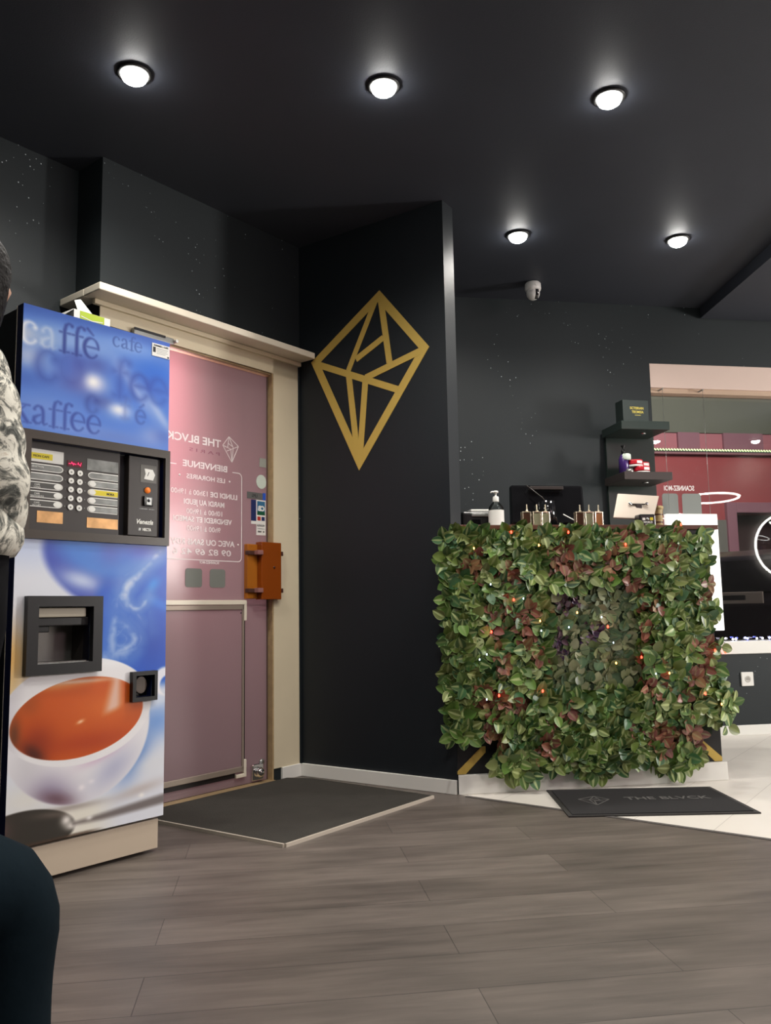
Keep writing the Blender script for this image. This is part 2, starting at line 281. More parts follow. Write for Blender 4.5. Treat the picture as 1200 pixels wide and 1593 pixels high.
# ------------------------------------------------------------------ mesh helpers
class MB:
    def __init__(s): s.v = []; s.f = []; s.sm = []
    def add(s, vs, fs, smooth=False):
        k = len(s.v); s.v += [tuple(v) for v in vs]; s.f += [tuple(i + k for i in f) for f in fs]; s.sm += [smooth] * len(fs); return s
    def box(s, x0, x1, y0, y1, z0, z1):
        x0, x1 = sorted((x0, x1)); y0, y1 = sorted((y0, y1)); z0, z1 = sorted((z0, z1))
        return s.add([(x0, y0, z0), (x1, y0, z0), (x1, y1, z0), (x0, y1, z0), (x0, y0, z1), (x1, y0, z1), (x1, y1, z1), (x0, y1, z1)],
                     [(0, 3, 2, 1), (4, 5, 6, 7), (0, 1, 5, 4), (1, 2, 6, 5), (2, 3, 7, 6), (3, 0, 4, 7)])
    def lathe(s, prof, n=24, c=(0, 0, 0), axis='Z', cap=True):
        vs = []; fs = []
        for (r, h) in prof:
            for i in range(n):
                a = 2 * math.pi * i / n; p = (r * math.cos(a), r * math.sin(a), h)
                if axis == 'Y': p = (p[0], p[2], p[1])
                if axis == 'X': p = (p[2], p[0], p[1])
                vs.append((p[0] + c[0], p[1] + c[1], p[2] + c[2]))
        fl = axis == 'Y'
        for j in range(len(prof) - 1):
            for i in range(n):
                q = (j * n + i, j * n + (i + 1) % n, (j + 1) * n + (i + 1) % n, (j + 1) * n + i)
                fs.append(q[::-1] if fl else q)
        if cap:
            a = tuple(range(n)); b = tuple((len(prof) - 1) * n + i for i in range(n))
            fs.append(a if fl else a[::-1]); fs.append(b[::-1] if fl else b)
        return s.add(vs, fs, True)
    def cyl(s, r, h0, h1, n=20, c=(0, 0, 0), axis='Z'): return s.lathe([(r, h0), (r, h1)], n, c, axis)
    def tube(s, pts, rad, n=8, closed=False, flat=None):
        pts = [Vector(p) for p in pts]; m = len(pts); rad = rad if hasattr(rad, '__len__') else [rad] * m
        vs = []; fs = []; up = Vector((0, 0, 1)); prev = None
        for i, p in enumerate(pts):
            a = pts[i - 1] if (i > 0 or closed) else p; b = pts[(i + 1) % m] if (i < m - 1 or closed) else p
            t = (b - a).normalized()
            if prev is None:
                x = t.cross(up); x = x if x.length > .2 else t.cross(Vector((0, 1, 0))); x.normalize()
            else:
                x = (prev - t * prev.dot(t)).normalized()
            prev = x; y = t.cross(x)
            for k in range(n):
                an = 2 * math.pi * k / n
                r = rad[i]; rx, ry = (r if not hasattr(r, '__len__') else r[0]), (r if not hasattr(r, '__len__') else r[1])
                vs.append(p + x * (rx * math.cos(an)) + y * (ry * math.sin(an)))
        rg = m if closed else m - 1
        for i in range(rg):
            for k in range(n):
                j = (i + 1) % m
                fs.append((i * n + k, i * n + (k + 1) % n, j * n + (k + 1) % n, j * n + k))
        if not closed: fs.append(tuple(range(n))[::-1]); fs.append(tuple((m - 1) * n + k for k in range(n)))
        return s.add(vs, fs, True)
    def loft(s, rings, closed_ring=True):
        n = len(rings[0]); vs = [p for r in rings for p in r]; fs = []
        for i in range(len(rings) - 1):
            for k in range(n):
                fs.append((i * n + k, i * n + (k + 1) % n, (i + 1) * n + (k + 1) % n, (i + 1) * n + k))
        fs.append(tuple(range(n))[::-1]); fs.append(tuple((len(rings) - 1) * n + k for k in range(n)))
        return s.add(vs, fs, True)
    def quadxz(s, pts, y0, y1):
        "a convex polygon given in x,z extruded from y0 to y1"
        n = len(pts); vs = [(p[0], y0, p[1]) for p in pts] + [(p[0], y1, p[1]) for p in pts]
        fs = [tuple(range(n)), tuple(range(2 * n - 1, n - 1, -1))] + [(i, i + n, (i + 1) % n + n, (i + 1) % n) for i in range(n)]
        return s.add(vs, fs)
    def polyxy(s, pts, z0, z1):
        n = len(pts); vs = [(p[0], p[1], z0) for p in pts] + [(p[0], p[1], z1) for p in pts]
        fs = [tuple(range(n))[::-1], tuple(range(n, 2 * n))] + [(i, (i + 1) % n, (i + 1) % n + n, i + n) for i in range(n)]
        return s.add(vs, fs)
    def build(s, name, m, parent=None, frame=None, bevel=0, seg=2, sub=0):
        me = bpy.data.meshes.new(name); me.from_pydata(s.v, [], s.f); me.polygons.foreach_set('use_smooth', s.sm); me.materials.append(m); me.update()
        o = bpy.data.objects.new(name, me); COL.objects.link(o)
        if parent: o.parent = parent
        if frame: o.matrix_world = frame.m if not parent else o.matrix_local
        if bevel:
            b = o.modifiers.new('bevel', 'BEVEL'); b.width = bevel; b.segments = seg; b.limit_method = 'ANGLE'; b.harden_normals = False
        if sub:
            b = o.modifiers.new('sub', 'SUBSURF'); b.levels = sub; b.render_levels = sub
        return o
def tag(o, label=None, cat=None, group=None, kind=None):
    if label: o['label'] = label
    if cat: o['category'] = cat
    if group: o['group'] = group
    if kind: o['kind'] = kind
    return o
def empty(name, frame, loc=(0, 0, 0), rot=0):
    o = bpy.data.objects.new(name, None); COL.objects.link(o); o.empty_display_size = .1
    o.location = frame.w(*loc); o.rotation_euler = (0, 0, frame.a + rot); return o
def struct(name, mb, m, frame=None, bevel=0): return tag(mb.build(name, m, None, frame, bevel), kind='structure')
def copy_tree(o, parent=None):
    c = o.copy(); COL.objects.link(c)
    if parent: c.parent = parent
    for ch in [x for x in o.children]: copy_tree(ch, c)
    return c
def text(name, s, size, m, parent, loc, mirror=False, align='CENTER', bold=0, ext=.0004, frame=None, rotx=90, width=None, shear=0, flat=False, spacing=1.0):
    cu = bpy.data.curves.new(name, 'FONT'); cu.body = s; cu.size = size; cu.align_x = align; cu.extrude = ext; cu.offset = bold; cu.shear = shear; cu.space_character = spacing; cu.resolution_u = 3
    t = bpy.data.objects.new(name, cu); COL.objects.link(t); bpy.context.view_layer.update()
    me = bpy.data.meshes.new_from_object(t.evaluated_get(bpy.context.evaluated_depsgraph_get())); bpy.data.objects.remove(t)
    me.name = name; me.materials.clear(); me.materials.append(m)
    co = np.empty(len(me.vertices) * 3); me.vertices.foreach_get('co', co); co = co.reshape(-1, 3)
    if width: co[:, 0] *= width / max(1e-6, co[:, 0].max() - co[:, 0].min())
    if mirror: co[:, 0] *= -1
    if not flat: co = np.stack([co[:, 0], -co[:, 2], co[:, 1]], 1)
    me.vertices.foreach_set('co', co.ravel())
    if mirror: me.flip_normals()
    me.update()
    o = bpy.data.objects.new(name, me); COL.objects.link(o); o.location = loc
    if parent: o.parent = parent
    return o
def lines_mb(segs, wd, y0=-.001, y1=0, mb=None, flat=False, z=0):
    mb = mb or MB()
    for (a, b) in segs:
        a = Vector(a); b = Vector(b); d = (b - a).normalized(); p = Vector((-d.y, d.x)) * wd / 2
        q = [a - p, b - p, b + p, a + p]
        if flat: mb.polyxy([(v.x, v.y) for v in q], z, z + .0006)
        else: mb.quadxz([(v.x, v.y) for v in q], y0, y1)
    return mb
# emblem: points in metres as on the wall (x along the wall, z height)
GEM = dict(T=(.530, 2.432), R=(.814, 2.082), B=(.388, 1.523), L=(.084, 2.138), c1=(.328, 2.050), c2=(.436, 1.993), c3=(.583, 2.045), rr=(.634, 1.898), m1=(.378, 2.100), m2=(.548, 2.180))
def gem_xy(k, cx=.449, cz=1.9775, h=.909): p = GEM[k]; return ((p[0] - cx) / h, (p[1] - cz) / h)
def gem_lines(cx, cz, h, mirror=False):
    f = lambda k: ((gem_xy(k)[0] * (-1 if mirror else 1)) * h + cx, gem_xy(k)[1] * h + cz)
    return [(f(a), f(b)) for a, b in (('T', 'R'), ('R', 'B'), ('B', 'L'), ('L', 'T'), ('T', 'c1'), ('T', 'c3'), ('L', 'rr'), ('R', 'c2'), ('m1', 'm2'), ('c1', 'B'), ('c2', 'B'))]

# ------------------------------------------------------------------ room shell
CEIL = 2.80
A = FD.o; Bp = FC.o
# floors: grey planks this side of a diagonal joint, pale tiles beyond it
J0 = Vector((.30, 3.829)); J1 = Vector((1.337, 3.036)); jd = (J1 - J0).normalized(); J2 = J0 + jd * 9.5
pE = FD.w(-1.205, 0, 0); pF = FD.w(-1.205, .19, 0); pG = FD.w(-5.2, .19, 0)
struct('floor', MB().polyxy([(pG.x, pG.y), (pG.x, -5), (J2.x, -5), (J2.x, J2.y), (J0.x, J0.y), (A.x, A.y), (pE.x, pE.y), (pF.x, pF.y)], -.1, 0), M['floor'])
rw = FW.w(6.0, 0, 0); rl = FW.w(-1.755, 0, 0)
struct('floor_tiles', MB().polyxy([(J0.x, J0.y), (J2.x, J2.y), (rw.x, rw.y), (rl.x, rl.y)], -.1, 0), M['tile'])
struct('trim_1', MB().polyxy([tuple(J0 + Vector((.04, -.035))), tuple(J0 + Vector((.03, -.055))), tuple(J2 + Vector((0, -.012))), tuple(J2)], 0, .0025), mat('joint_strip', (.10, .09, .085), .5))
struct('ceiling', MB().polyxy([(-6, -5), (9.5, -5), tuple(FW.w(7.2, .2, 0))[:2], tuple(FW.w(-1.765, .2, 0))[:2], tuple(FD.w(0, .25, 0))[:2], tuple(FD.w(-5.6, .31, 0))[:2]], CEIL, CEIL + .12), M['ceil'])
# dropped soffit at the right, its left edge running to the window wall
struct('ceiling_soffit', MB().polyxy([(2.165, 4.2), (2.09, 2.4), (4.3, 2.1), (5.2, 5.85), (2.128, 5.355)], CEIL - .075, CEIL), M['ceil'])
# door wall: pieces around the opening (x = -s)
DW_L, DW_R, DH = -1.035, -.196, 2.05
struct('wall_left', MB().box(-1.205, DW_L, 0, .19, 0, CEIL).box(DW_L, DW_R, 0, .19, DH, CEIL).box(DW_R, 0, 0, .19, 0, CEIL), M['wall'], FD)
struct('wall_alcove', MB().box(-5.2, -1.205, .19, .31, 0, CEIL), M['wall'], FD)
struct('wall_centre', MB().quadxz([(0, 0), (.905, 0), (.905, CEIL), (0, CEIL)], 0, .10), M['wall_plain'], FA)
ret = Vector((.416 - .30, 5.076 - 3.829)); FR = Frame((.30, 3.829), math.degrees(math.atan2(ret.y, ret.x)))
struct('wall_return', MB().polyxy([(0, 0), (ret.length, 0), (ret.length, .08), (.10, .08)], 0, CEIL), M['wall_matt'], FR)
WS = -.40
struct('wall_back', MB().box(-1.765, WS, 0, .2, 0, CEIL).box(WS, 6.0, 0, .2, 0, .53).box(WS, 6.0, 0, .2, 2.407, CEIL), M['wall'], FW)
# mirror wall opposite the window, seen only as a reflection, and the rear walls
FMI = Frame((5.66, 1.71), 9.67 + 11)
struct('wall_mirror', MB().box(-1.6, 2.2, -.12, 0, 0, CEIL), M['wall_grey'], FMI)
struct('wall_rear', MB().box(-6, 9.5, -5.1, -5, 0, CEIL), M['wall_plain'])
struct('wall_right', MB().box(8.2, 8.3, -5, 6.6, 0, CEIL), M['wall_plain'])
struct('wall_side', MB().box(-5.0, -4.9, -5, 1.2, 0, CEIL), M['wall_plain'])

# cream jamb, header and cornice of the entrance
struct('trim_2', MB().box(DW_R, -.018, -.006, 0, .062, 2.13), M['cream'], FD)
struct('trim_3', MB().box(-1.205, -.018, -.006, 0, DH, 2.135), M['cream'], FD)
struct('trim_4', MB().box(-1.28, -.003, -.12, 0, 2.148, 2.181).box(-1.28, -1.207, 0, .185, 2.148, 2.181), M['cream2'], FD, .004)
struct('trim_5', MB().box(-1.24, -.006, -.022, 0, 2.125, 2.147), M['cream'], FD, .003)
struct('trim_6', MB().box(DW_R - .009, DW_R, -.004, .10, 0, DH).box(DW_L, DW_R, .004, .10, DH - .008, DH), M['woodedge'], FD)
# skirtings
struct('baseboard_centre', MB().box(.012, .905, -.014, 0, 0, .062), M['white'], FA, .002)
struct('baseboard_left', MB().box(-.145, -.012, -.014, 0, 0, .062), M['white'], FD, .002)
struct('baseboard_back', MB().box(-1.7, 6.0, -.014, 0, 0, .062), M['white'], FW, .002)

# threshold strip of the door
struct('trim_7', MB().box(DW_L, DW_R, -.02, .03, 0, .010), mat('brass_threshold', (.42, .30, .16), .45, .3), FD)

# ------------------------------------------------------------------ entrance door
door = tag(empty('door_1', FD), kind='structure')
DY = .030
def slab(mb, x0, x1, z0, z1, holes, y0, y1):
    "box slab with rectangular holes (x0,x1,z0,z1), cut into bands"
    xs = sorted({x0, x1, *[h[0] for h in holes], *[h[1] for h in holes]}); zs = sorted({z0, z1, *[h[2] for h in holes], *[h[3] for h in holes]})
    for i in range(len(xs) - 1):
        for j in range(len(zs) - 1):
            cx = (xs[i] + xs[i + 1]) / 2; cz = (zs[j] + zs[j + 1]) / 2
            if any(h[0] < cx < h[1] and h[2] < cz < h[3] for h in holes): continue
            mb.box(xs[i], xs[i + 1], y0, y1, zs[j], zs[j + 1])
    return mb
door_slab = slab(MB(), DW_L, DW_R - .014, .012, DH - .016, [(-1.02, -.373, .076, .859)], DY, DY + .004).build('door_pane', M['film'], door)
# metal edge profiles
MB().box(DW_R - .017, DW_R - .010, DY - .004, DY + .02, .012, DH - .016).build('edge_profile', mat('bronze_profile', (.16, .11, .09), .4, .5), door, bevel=.001)
# lower framed panel
lp = MB().box(-1.02, -.372, DY - .010, DY - .006, .075, .860).build('lower_panel', M['film'], door)
MB().box(-1.02, -.358, DY - .018, DY - .001, .862, .884).box(-.374, -.358, DY - .018, DY - .001, .785, .868).build('panel_frame', M['cream2'], lp, bevel=.002)
MB().box(-1.02, -.372, DY - .016, DY - .001, .838, .860).box(-.384, -.372, DY - .016, DY - .001, .085, .860).box(-1.02, -.372, DY - .016, DY - .001, .075, .100).build('panel_moulding', mat('taupe_moulding', (.33, .27, .22), .45, .3), lp, bevel=.002)
MB().box(-.371, -.3595, DY - .006, DY - .001, .13, .785).box(-1.02, -.42, DY - .006, DY - .001, .052, .072).build('seal', M['seal'], lp)
MB().box(-.374, -.358, DY - .018, DY - .001, .060, .13).box(-.42, -.358, DY - .018, DY - .001, .050, .066).build('panel_frame', M['cream2'], lp, bevel=.002)
MB().cyl(.003, DY - .019, DY - .014, 10, (-.395, 0, .822), 'Y').build('screw', M['ink'], lp)
# amber acrylic push handle
hb = MB().box(-.366, -.300, DY - .030, DY - .004, .890, 1.158).build('push_handle', M['ambery'], door, bevel=.003)
MB().box(-.302, -.168, DY - .062, DY - .018, .886, 1.170).build('handle_cover', M['amber'], hb, bevel=.003)
for z in (1.115, .930):
    MB().box(-.368, -.160, DY - .040, DY - .014, z - .010, z + .010).box(-.170, -.160, DY - .068, DY - .014, z - .011, z + .011).build('bracket', M['bracket'], hb, bevel=.002)
    MB().box(-.330, -.296, DY - .068, DY - .038, z - .010, z + .012).build('clip', mat('clip_plastic', (.30, .14, .13), .35), hb, bevel=.002)
MB().cyl(.006, DY - .065, DY - .060, 12, (-.218, 0, 1.045), 'Y').build('rivet', M['bracket'], hb)
# floor lock
lk = MB().box(-.318, -.246, DY - .016, DY - .002, .020, .098).build('floor_lock', M['chrome'], door, bevel=.004)
MB().lathe([(.020, DY - .016), (.024, DY - .026), (.018, DY - .040), (.006, DY - .044)], 20, (-.278, 0, .058), 'Y').build('lock_knob', M['chrome'], lk)
MB().cyl(.015, DY - .010, DY - .004, 16, (-.250, 0, .100), 'Y').build('cover_plate', M['silver'], lk)
# closer plate on the header
dc = tag(empty('door_closer', FD), 'grey metal door closer plate on cream lintel above the pink door', 'door closer')
MB().box(-1.052, -.84, -.030, -.0065, 2.040, 2.068).build('closer_body', M['silver'], dc, bevel=.003)
MB().box(-1.052, -.89, -.034, -.030, 2.058, 2.068).build('closer_rail', M['ink'], dc)
MB().cyl(.008, -.046, -.006, 12, (-.835, 0, 2.055), 'Y').build('closer_pivot', M['white'], dc, bevel=.001)

# lettering on the door, read from behind
VY = DY - .0012
def dt(s, size, xr, xl, z, bold=0, m='vinyl'):
    "mirrored text whose first letter is at the right (xr) and last at the left (xl), baseline z"
    return text('lettering', s, size, M[m], door, ((-xr - xl) / 2 if 0 else -(xr + xl) / 2, VY, z), True, 'CENTER', bold, .0004, width=abs(xl - xr))
dt('THE BLVCK', .052, .512, .830, 1.618, .0010)
dt('P A R I S', .022, .520, .700, 1.578, 0, m='pil')
dt('BIENVENUE', .042, .472, .738, 1.502, .0008)
dt('LES HORAIRES', .031, .486, .716, 1.447, .0004)
dt('LUNDI DE', .034, .408, .575, 1.372, .0008)
dt('13h00 à 19h00', .034, .590, .800, 1.372, .0002)
dt('MARDI AU JEUDI', .034, .490, .730, 1.327, .0008)
dt('10h00 à 19h00', .034, .500, .712, 1.283, .0002)
dt('VENDREDI ET SAMEDI', .034, .444, .790, 1.246, .0008)
dt('9h00 à 19h00', .034, .512, .712, 1.204, .0002)
dt('AVEC OU SANS RDV', .038, .424, .800, 1.140, .0008)
dt('09 82 69 42 6', .040, .447, .790, 1.094, .0004)
dt('SCANNEZ-MOI', .017, .520, .636, 1.054, .0004)
MB().cyl(.0055, VY - .0008, VY, 12, (-.458, 0, 1.457), 'Y').cyl(.0055, VY - .0008, VY, 12, (-.756, 0, 1.457), 'Y').cyl(.005, VY - .0008, VY, 12, (-.402, 0, 1.152), 'Y').build('lettering_dots', M['vinyl'], door)
lines_mb(gem_lines(-.452, 1.618, .125, True), .0035, VY - .0008, VY).build('emblem_lines', M['vinyl'], door)
arc = [(-.380 - .022 + .022 * math.cos(a), 1.484 + .022 * math.sin(a)) for a in [R(90 - 15 * i) for i in range(7)]]
arc2 = [(-.380 - .022 + .022 * math.cos(a), 1.092 + .022 * math.sin(a)) for a in [R(-15 * i) for i in range(7)]]
pl = [(-.440, 1.506)] + arc + arc2 + [(-.98, 1.070)]
lines_mb(list(zip(pl[:-1], pl[1:])) + [((-.775, 1.506), (-.98, 1.506))], .0042, VY - .0008, VY).build('frame_line', M['vinyl'], door)
def rrect(x0, x1, z0, z1, r, n=5):
    p = []
    for cx, cz, a0 in ((x1 - r, z1 - r, 0), (x0 + r, z1 - r, 90), (x0 + r, z0 + r, 180), (x1 - r, z0 + r, 270)):
        p += [(cx + r * math.cos(R(a0 + 90 * i / n)), cz + r * math.sin(R(a0 + 90 * i / n))) for i in range(n + 1)]
    return p
for x0, x1 in ((-.718, -.621), (-.576, -.482)):
    MB().quadxz(rrect(x0, x1, .943, 1.030, .014)[::-1], VY - .0008, VY).build('square_sticker', M['vinyl_back'], door)
# small stickers by the edge
MB().box(-.262, -.216, VY - .001, VY, 1.556, 1.602).build('pale_sticker', M['paleg2'], door)
MB().quadxz([(-.250 + .034 * math.cos(R(a)), 1.480 + .036 * math.sin(R(a))) for a in range(360, 0, -12)], VY - .0018, VY).build('round_sticker', M['palegreen'], door)
s1 = MB().box(-.345, -.222, VY - .001, VY, 1.388, 1.422).build('grey_sticker', M['greysign'], door)
MB().box(-.240, -.221, VY - .002, VY - .001, 1.388, 1.424).build('blue_end', M['stick_blue'], s1)
text('sticker_text', 'LPG', .022, M['ink'], s1, (-.295, VY - .0014, 1.398), True)
s2 = MB().box(-.318, -.284, VY - .001, VY, 1.270, 1.384).build('navy_sticker', M['stick_dark'], door)
MB().box(-.318, -.284, VY - .0016, VY - .001, 1.262, 1.278).build('sticker_foot', M['paper'], s2)
s3 = MB().box(-.284, -.221, VY - .002, VY - .001, 1.208, 1.386).build('card_sticker', M['paper'], door)
MB().box(-.279, -.226, VY - .003, VY - .002, 1.350, 1.380).build('blue_field', M['stick_sky'], s3)
MB().box(-.279, -.226, VY - .003, VY - .002, 1.310, 1.328).build('green_field', M['stick_green'], s3)
text('sticker_text', 'CB', .034, M['paper'], s3, (-.252, VY - .0036, 1.332), True, bold=.002)
MB().box(-.279, -.226, VY - .0028, VY - .002, 1.328, 1.350).build('teal_field', M['stick_sky'], s3)
MB().box(-.277, -.256, VY - .003, VY - .002, 1.282, 1.302).build('red_field', M['stick_red'], s3)
MB().box(-.249, -.228, VY - .003, VY - .002, 1.282, 1.302).build('navy_field', M['stick_dark'], s3)
text('sticker_text', 'VISA', .014, M['ink'], s3, (-.242, VY - .003, 1.252), True)
text('sticker_text', 'VISA', .014, M['ink'], s3, (-.268, VY - .003, 1.252), True)
MB().box(-.276, -.228, VY - .003, VY - .002, 1.240, 1.242).box(-.274, -.250, VY - .003, VY - .002, 1.222, 1.230).box(-.240, -.230, VY - .003, VY - .002, 1.222, 1.230).build('small_print', M['silver'], s3)

# ------------------------------------------------------------------ gold emblem on the wall
def gold_emblem():
    mb = MB(); f = lambda k: Vector(GEM[k]); W = .043
    O = [f('T'), f('R'), f('B'), f('L')]
    # inner outline by offsetting each side inward
    I = []
    for i in range(4):
        p = O[i]; a = O[i - 1]; b = O[(i + 1) % 4]
        d1 = (p - a).normalized(); d2 = (b - p).normalized(); n1 = Vector((d1.y, -d1.x)); n2 = Vector((d2.y, -d2.x))
        k = W / (1 + n1.dot(n2)); I.append(p + (n1 + n2) * k)
    for i in range(4):
        j = (i + 1) % 4; mb.quadxz([tuple(O[i]), tuple(O[j]), tuple(I[j]), tuple(I[i])], -.003, -.0002)
    segs = [('T', 'c1', .026), ('T', 'c3', .030), ('L', 'rr', .030), ('R', 'c2', .030), ('m1', 'm2', .028), ('c1', 'B', .030), ('c2', 'B', .030)]
    for k_, (a, b, wd) in enumerate(segs):
        p, q = f(a), f(b); d = (q - p).normalized()
        if a in 'TLR': p = p + d * .035
        if b == 'B': q = q - d * .06
        if a in ('c1', 'c2'): p = p + d * .01
        lines_mb([(p, q)], wd * 1.14, -.0031 - .0001 * k_, -.0002, mb)
    return mb
o = gold_emblem().build('wall_emblem', M['gold'], None, FA)
tag(o, 'large gold kite shaped diamond outline painted on the black wall', 'wall emblem')

# ------------------------------------------------------------------ coffee machine
cm = tag(empty('coffee_machine', FM, (0, 0, 0)), 'tall blue vending coffee machine with a printed cup of coffee beside the pink door', 'coffee machine')
W0 = .562; Z0, Z1, Z2, Z3 = .122, 1.068, 1.418, 1.832
TR = (-.489, -.300, .672, .852); CO = (-.130, -.056, .538, .612); CT = (-.526, -.020, 1.096, 1.389)
slab(MB(), -W0, 0, Z0, Z3, [TR, CO, CT], .001, .040).build('machine_door', M['navy'], cm)
mb = MB(); mb.box(-W0 + .006, -.006, .16, .49, .02, Z3 - .004)
slab(mb, -W0 + .006, -.006, .02, Z3 - .004, [(-W0 + .03, -.03, .2, 1.79)], .043, .16)
mb.build('case', M['bodyblk'], cm)
MB().box(-W0 - .001, -W0 + .0055, .0405, .0428, Z0, Z3).build('door_seal', M['cream2'], cm)
MB().box(-W0 + .01, -.012, .012, .042, .012, .112).build('kick_plate', M['kick'], cm, bevel=.002)
for x in (-.52, -.05): MB().cyl(.018, 0, .022, 12, (x, .08, 0)).build('foot', M['black'], cm)

# --- printed artwork as a fine grid with printed colours
def lin(c):
    c = np.asarray(c, float) / 255; return np.where(c <= .04045, c / 12.92, ((c + .055) / 1.055) ** 2.4)
def grid_print(name, x0, x1, z0, z1, nx, nz, paintfn, holes, parent, y=-.0006):
    X, Z = np.meshgrid(np.linspace(x0, x1, nx), np.linspace(z0, z1, nz))
    col = np.clip(paintfn(-X, Z), 0, 255)           # painter works with u = distance from the right edge
    co = np.stack([X, np.full_like(X, y), Z], -1).reshape(-1, 3)
    i = np.arange((nz - 1) * nx).reshape(nz - 1, nx)[:, :-1].ravel()
    q = np.stack([i, i + 1, i + nx + 1, i + nx], 1)
    cx = co[q].mean(1)
    keep = np.ones(len(q), bool)
    for h in holes: keep &= ~((cx[:, 0] > h[0]) & (cx[:, 0] < h[1]) & (cx[:, 2] > h[2]) & (cx[:, 2] < h[3]))
    q = q[keep]
    me = bpy.data.meshes.new(name); me.vertices.add(len(co)); me.vertices.foreach_set('co', co.astype(np.float32).ravel())
    me.loops.add(q.size); me.loops.foreach_set('vertex_index', q.astype(np.int32).ravel())
    me.polygons.add(len(q)); me.polygons.foreach_set('loop_start', np.arange(0, q.size, 4, dtype=np.int32))
    me.update(calc_edges=True); me.validate()
    ca = me.color_attributes.new('print', 'FLOAT_COLOR', 'POINT')
    rgba = np.ones((len(co), 4), np.float32); rgba[:, :3] = lin(col.reshape(-1, 3)); ca.data.foreach_set('color', rgba.ravel())
    me.materials.append(M['print'])
    o = bpy.data.objects.new(name, me); COL.objects.link(o); o.parent = parent; return o
def ss(a, b, x): t = np.clip((x - a) / (b - a), 0, 1); return t * t * (3 - 2 * t)
def mixc(img, c, a): return img * (1 - a[..., None]) + np.array(c, float) * a[..., None]
def blob(U, Z, u, z, ru, rz, rot=0, p=1.0):
    c, s = math.cos(rot), math.sin(rot); x = -(U - u); y = Z - z
    xr = (x * c + y * s) / ru; yr = (-x * s + y * c) / rz
    return np.exp(-((xr ** 2 + yr ** 2) ** p) * 1.2)
def ell(U, Z, u, z, ru, rz, rot=0, soft=.03):
    c, s = math.cos(rot), math.sin(rot); x = -(U - u); y = Z - z
    d = np.sqrt(((x * c + y * s) / ru) ** 2 + ((-x * s + y * c) / rz) ** 2)
    return 1 - ss(1 - soft, 1 + soft, d)
def stroke_d(U, Z, pts, wf):
    "soft coverage of a polyline; pts in (u,z), wf width per point; returns signed distance-like value"
    best = np.full(U.shape, 9.0)
    for i in range(len(pts) - 1):
        (ax, az), (bx, bz) = pts[i], pts[i + 1]; dx, dz = bx - ax, bz - az; L = dx * dx + dz * dz + 1e-12
        t = np.clip(((U - ax) * dx + (Z - az) * dz) / L, 0, 1)
        d = np.hypot(U - ax - t * dx, Z - az - t * dz) - (wf[i] * (1 - t) + wf[i + 1] * t)
        best = np.minimum(best, d)
    return best
def arcp(cx, cy, rx, ry, a0, a1, n=16): return [(cx + rx * math.cos(R(a0 + (a1 - a0) * i / n)), cy + ry * math.sin(R(a0 + (a1 - a0) * i / n))) for i in range(n + 1)]
def glyph(ch):
    "serif lower-case letters: list of (points, widths), unit x-height, returns strokes, advance"
    T, t = .095, .035
    if ch == 'c':
        p = arcp(.42, .5, .36, .49, 52, 318, 22); wd = [t + (T - t) * max(0, -math.cos(R(52 + 266 * i / 22))) ** .8 for i in range(23)]
        return [(p, wd), ([(.66, .80), (.67, .79)], [.075, .075])], .92
    if ch in 'eèé':
        p = arcp(.44, .5, .37, .49, 2, 322, 26); wd = [t + (T - t) * max(0, -math.cos(R(2 + 320 * i / 26))) ** .8 for i in range(27)]; wd[0:5] = [.05, .055, .055, .05, .042]
        g = [(p, wd), ([(.10, .53), (.80, .53)], [t, t])]
        if ch == 'è': g.append(([(.22, 1.42), (.52, 1.16)], [.06, .03]))
        if ch == 'é': g.append(([(.66, 1.42), (.36, 1.16)], [.06, .03]))
        return g, .96
    if ch == 'o': return [(arcp(.46, .5, .38, .48, 0, 360, 28), [t + (T - t) * abs(math.cos(R(360 * i / 28))) for i in range(29)])], 1.02
    if ch == 'a':
        return [(arcp(.36, .66, .25, .32, 150, 10, 12) + [(.62, .50), (.62, .14), (.68, .04), (.84, .10)], [.06] + [t + .02] * 4 + [.05] * 3 + [T * .9] * 5 + [T * .9, T * .9, .05, .025]),
                ([(.14, .80), (.15, .79)], [.07, .07]),
                ([(.60, .56), (.34, .47), (.14, .34), (.12, .18), (.24, .05), (.42, .06), (.60, .22)], [t, t + .01, T * .9, T, .06, t, t])], .92
    if ch == 'f':
        return [([(.30, .0), (.30, 1.05), (.36, 1.30), (.50, 1.42), (.62, 1.38)], [T * .9, T * .9, T * .8, .04, .05]), ([(.66, 1.34), (.67, 1.33)], [.075, .075]),
                ([(.06, .93), (.60, .93)], [t, t]), ([(.08, .01), (.54, .01)], [t * .8, t * .8])], .64
    if ch == 'k':
        return [([(.24, 0), (.24, 1.50)], [T * .9, T * .9]), ([(.06, .02), (.44, .02)], [t, t]), ([(.06, 1.46), (.24, 1.50)], [t, t]),
                ([(.26, .44), (.72, .92)], [t, t]), ([(.54, .93), (.92, .93)], [t, t]), ([(.42, .58), (.82, .05)], [T, T]), ([(.62, .02), (1.02, .02)], [t, t])], 1.06
def word(U, Z, s, u_start, z_base, xh, soft=.10, widths=None, slope=0, adv=1.0, only=None):
    "coverage 0..1 of a word drawn left to right starting at u_start (u decreases to the right)"
    out = np.zeros(U.shape); x = 0
    for i, ch in enumerate(s):
        st, ad = glyph(ch); k = widths[i] if widths else xh
        if only is None or i in only:
            for pts, wd in st:
                P = [(u_start - (x + p[0] * k), z_base + slope * (x + p[0] * k) + p[1] * k) for p in pts]
                d = stroke_d(U, Z, P, [q * k for q in wd]); out = np.maximum(out, 1 - ss(-soft * k * .5, soft * k * .5, d))
        x += ad * k * adv
    return out
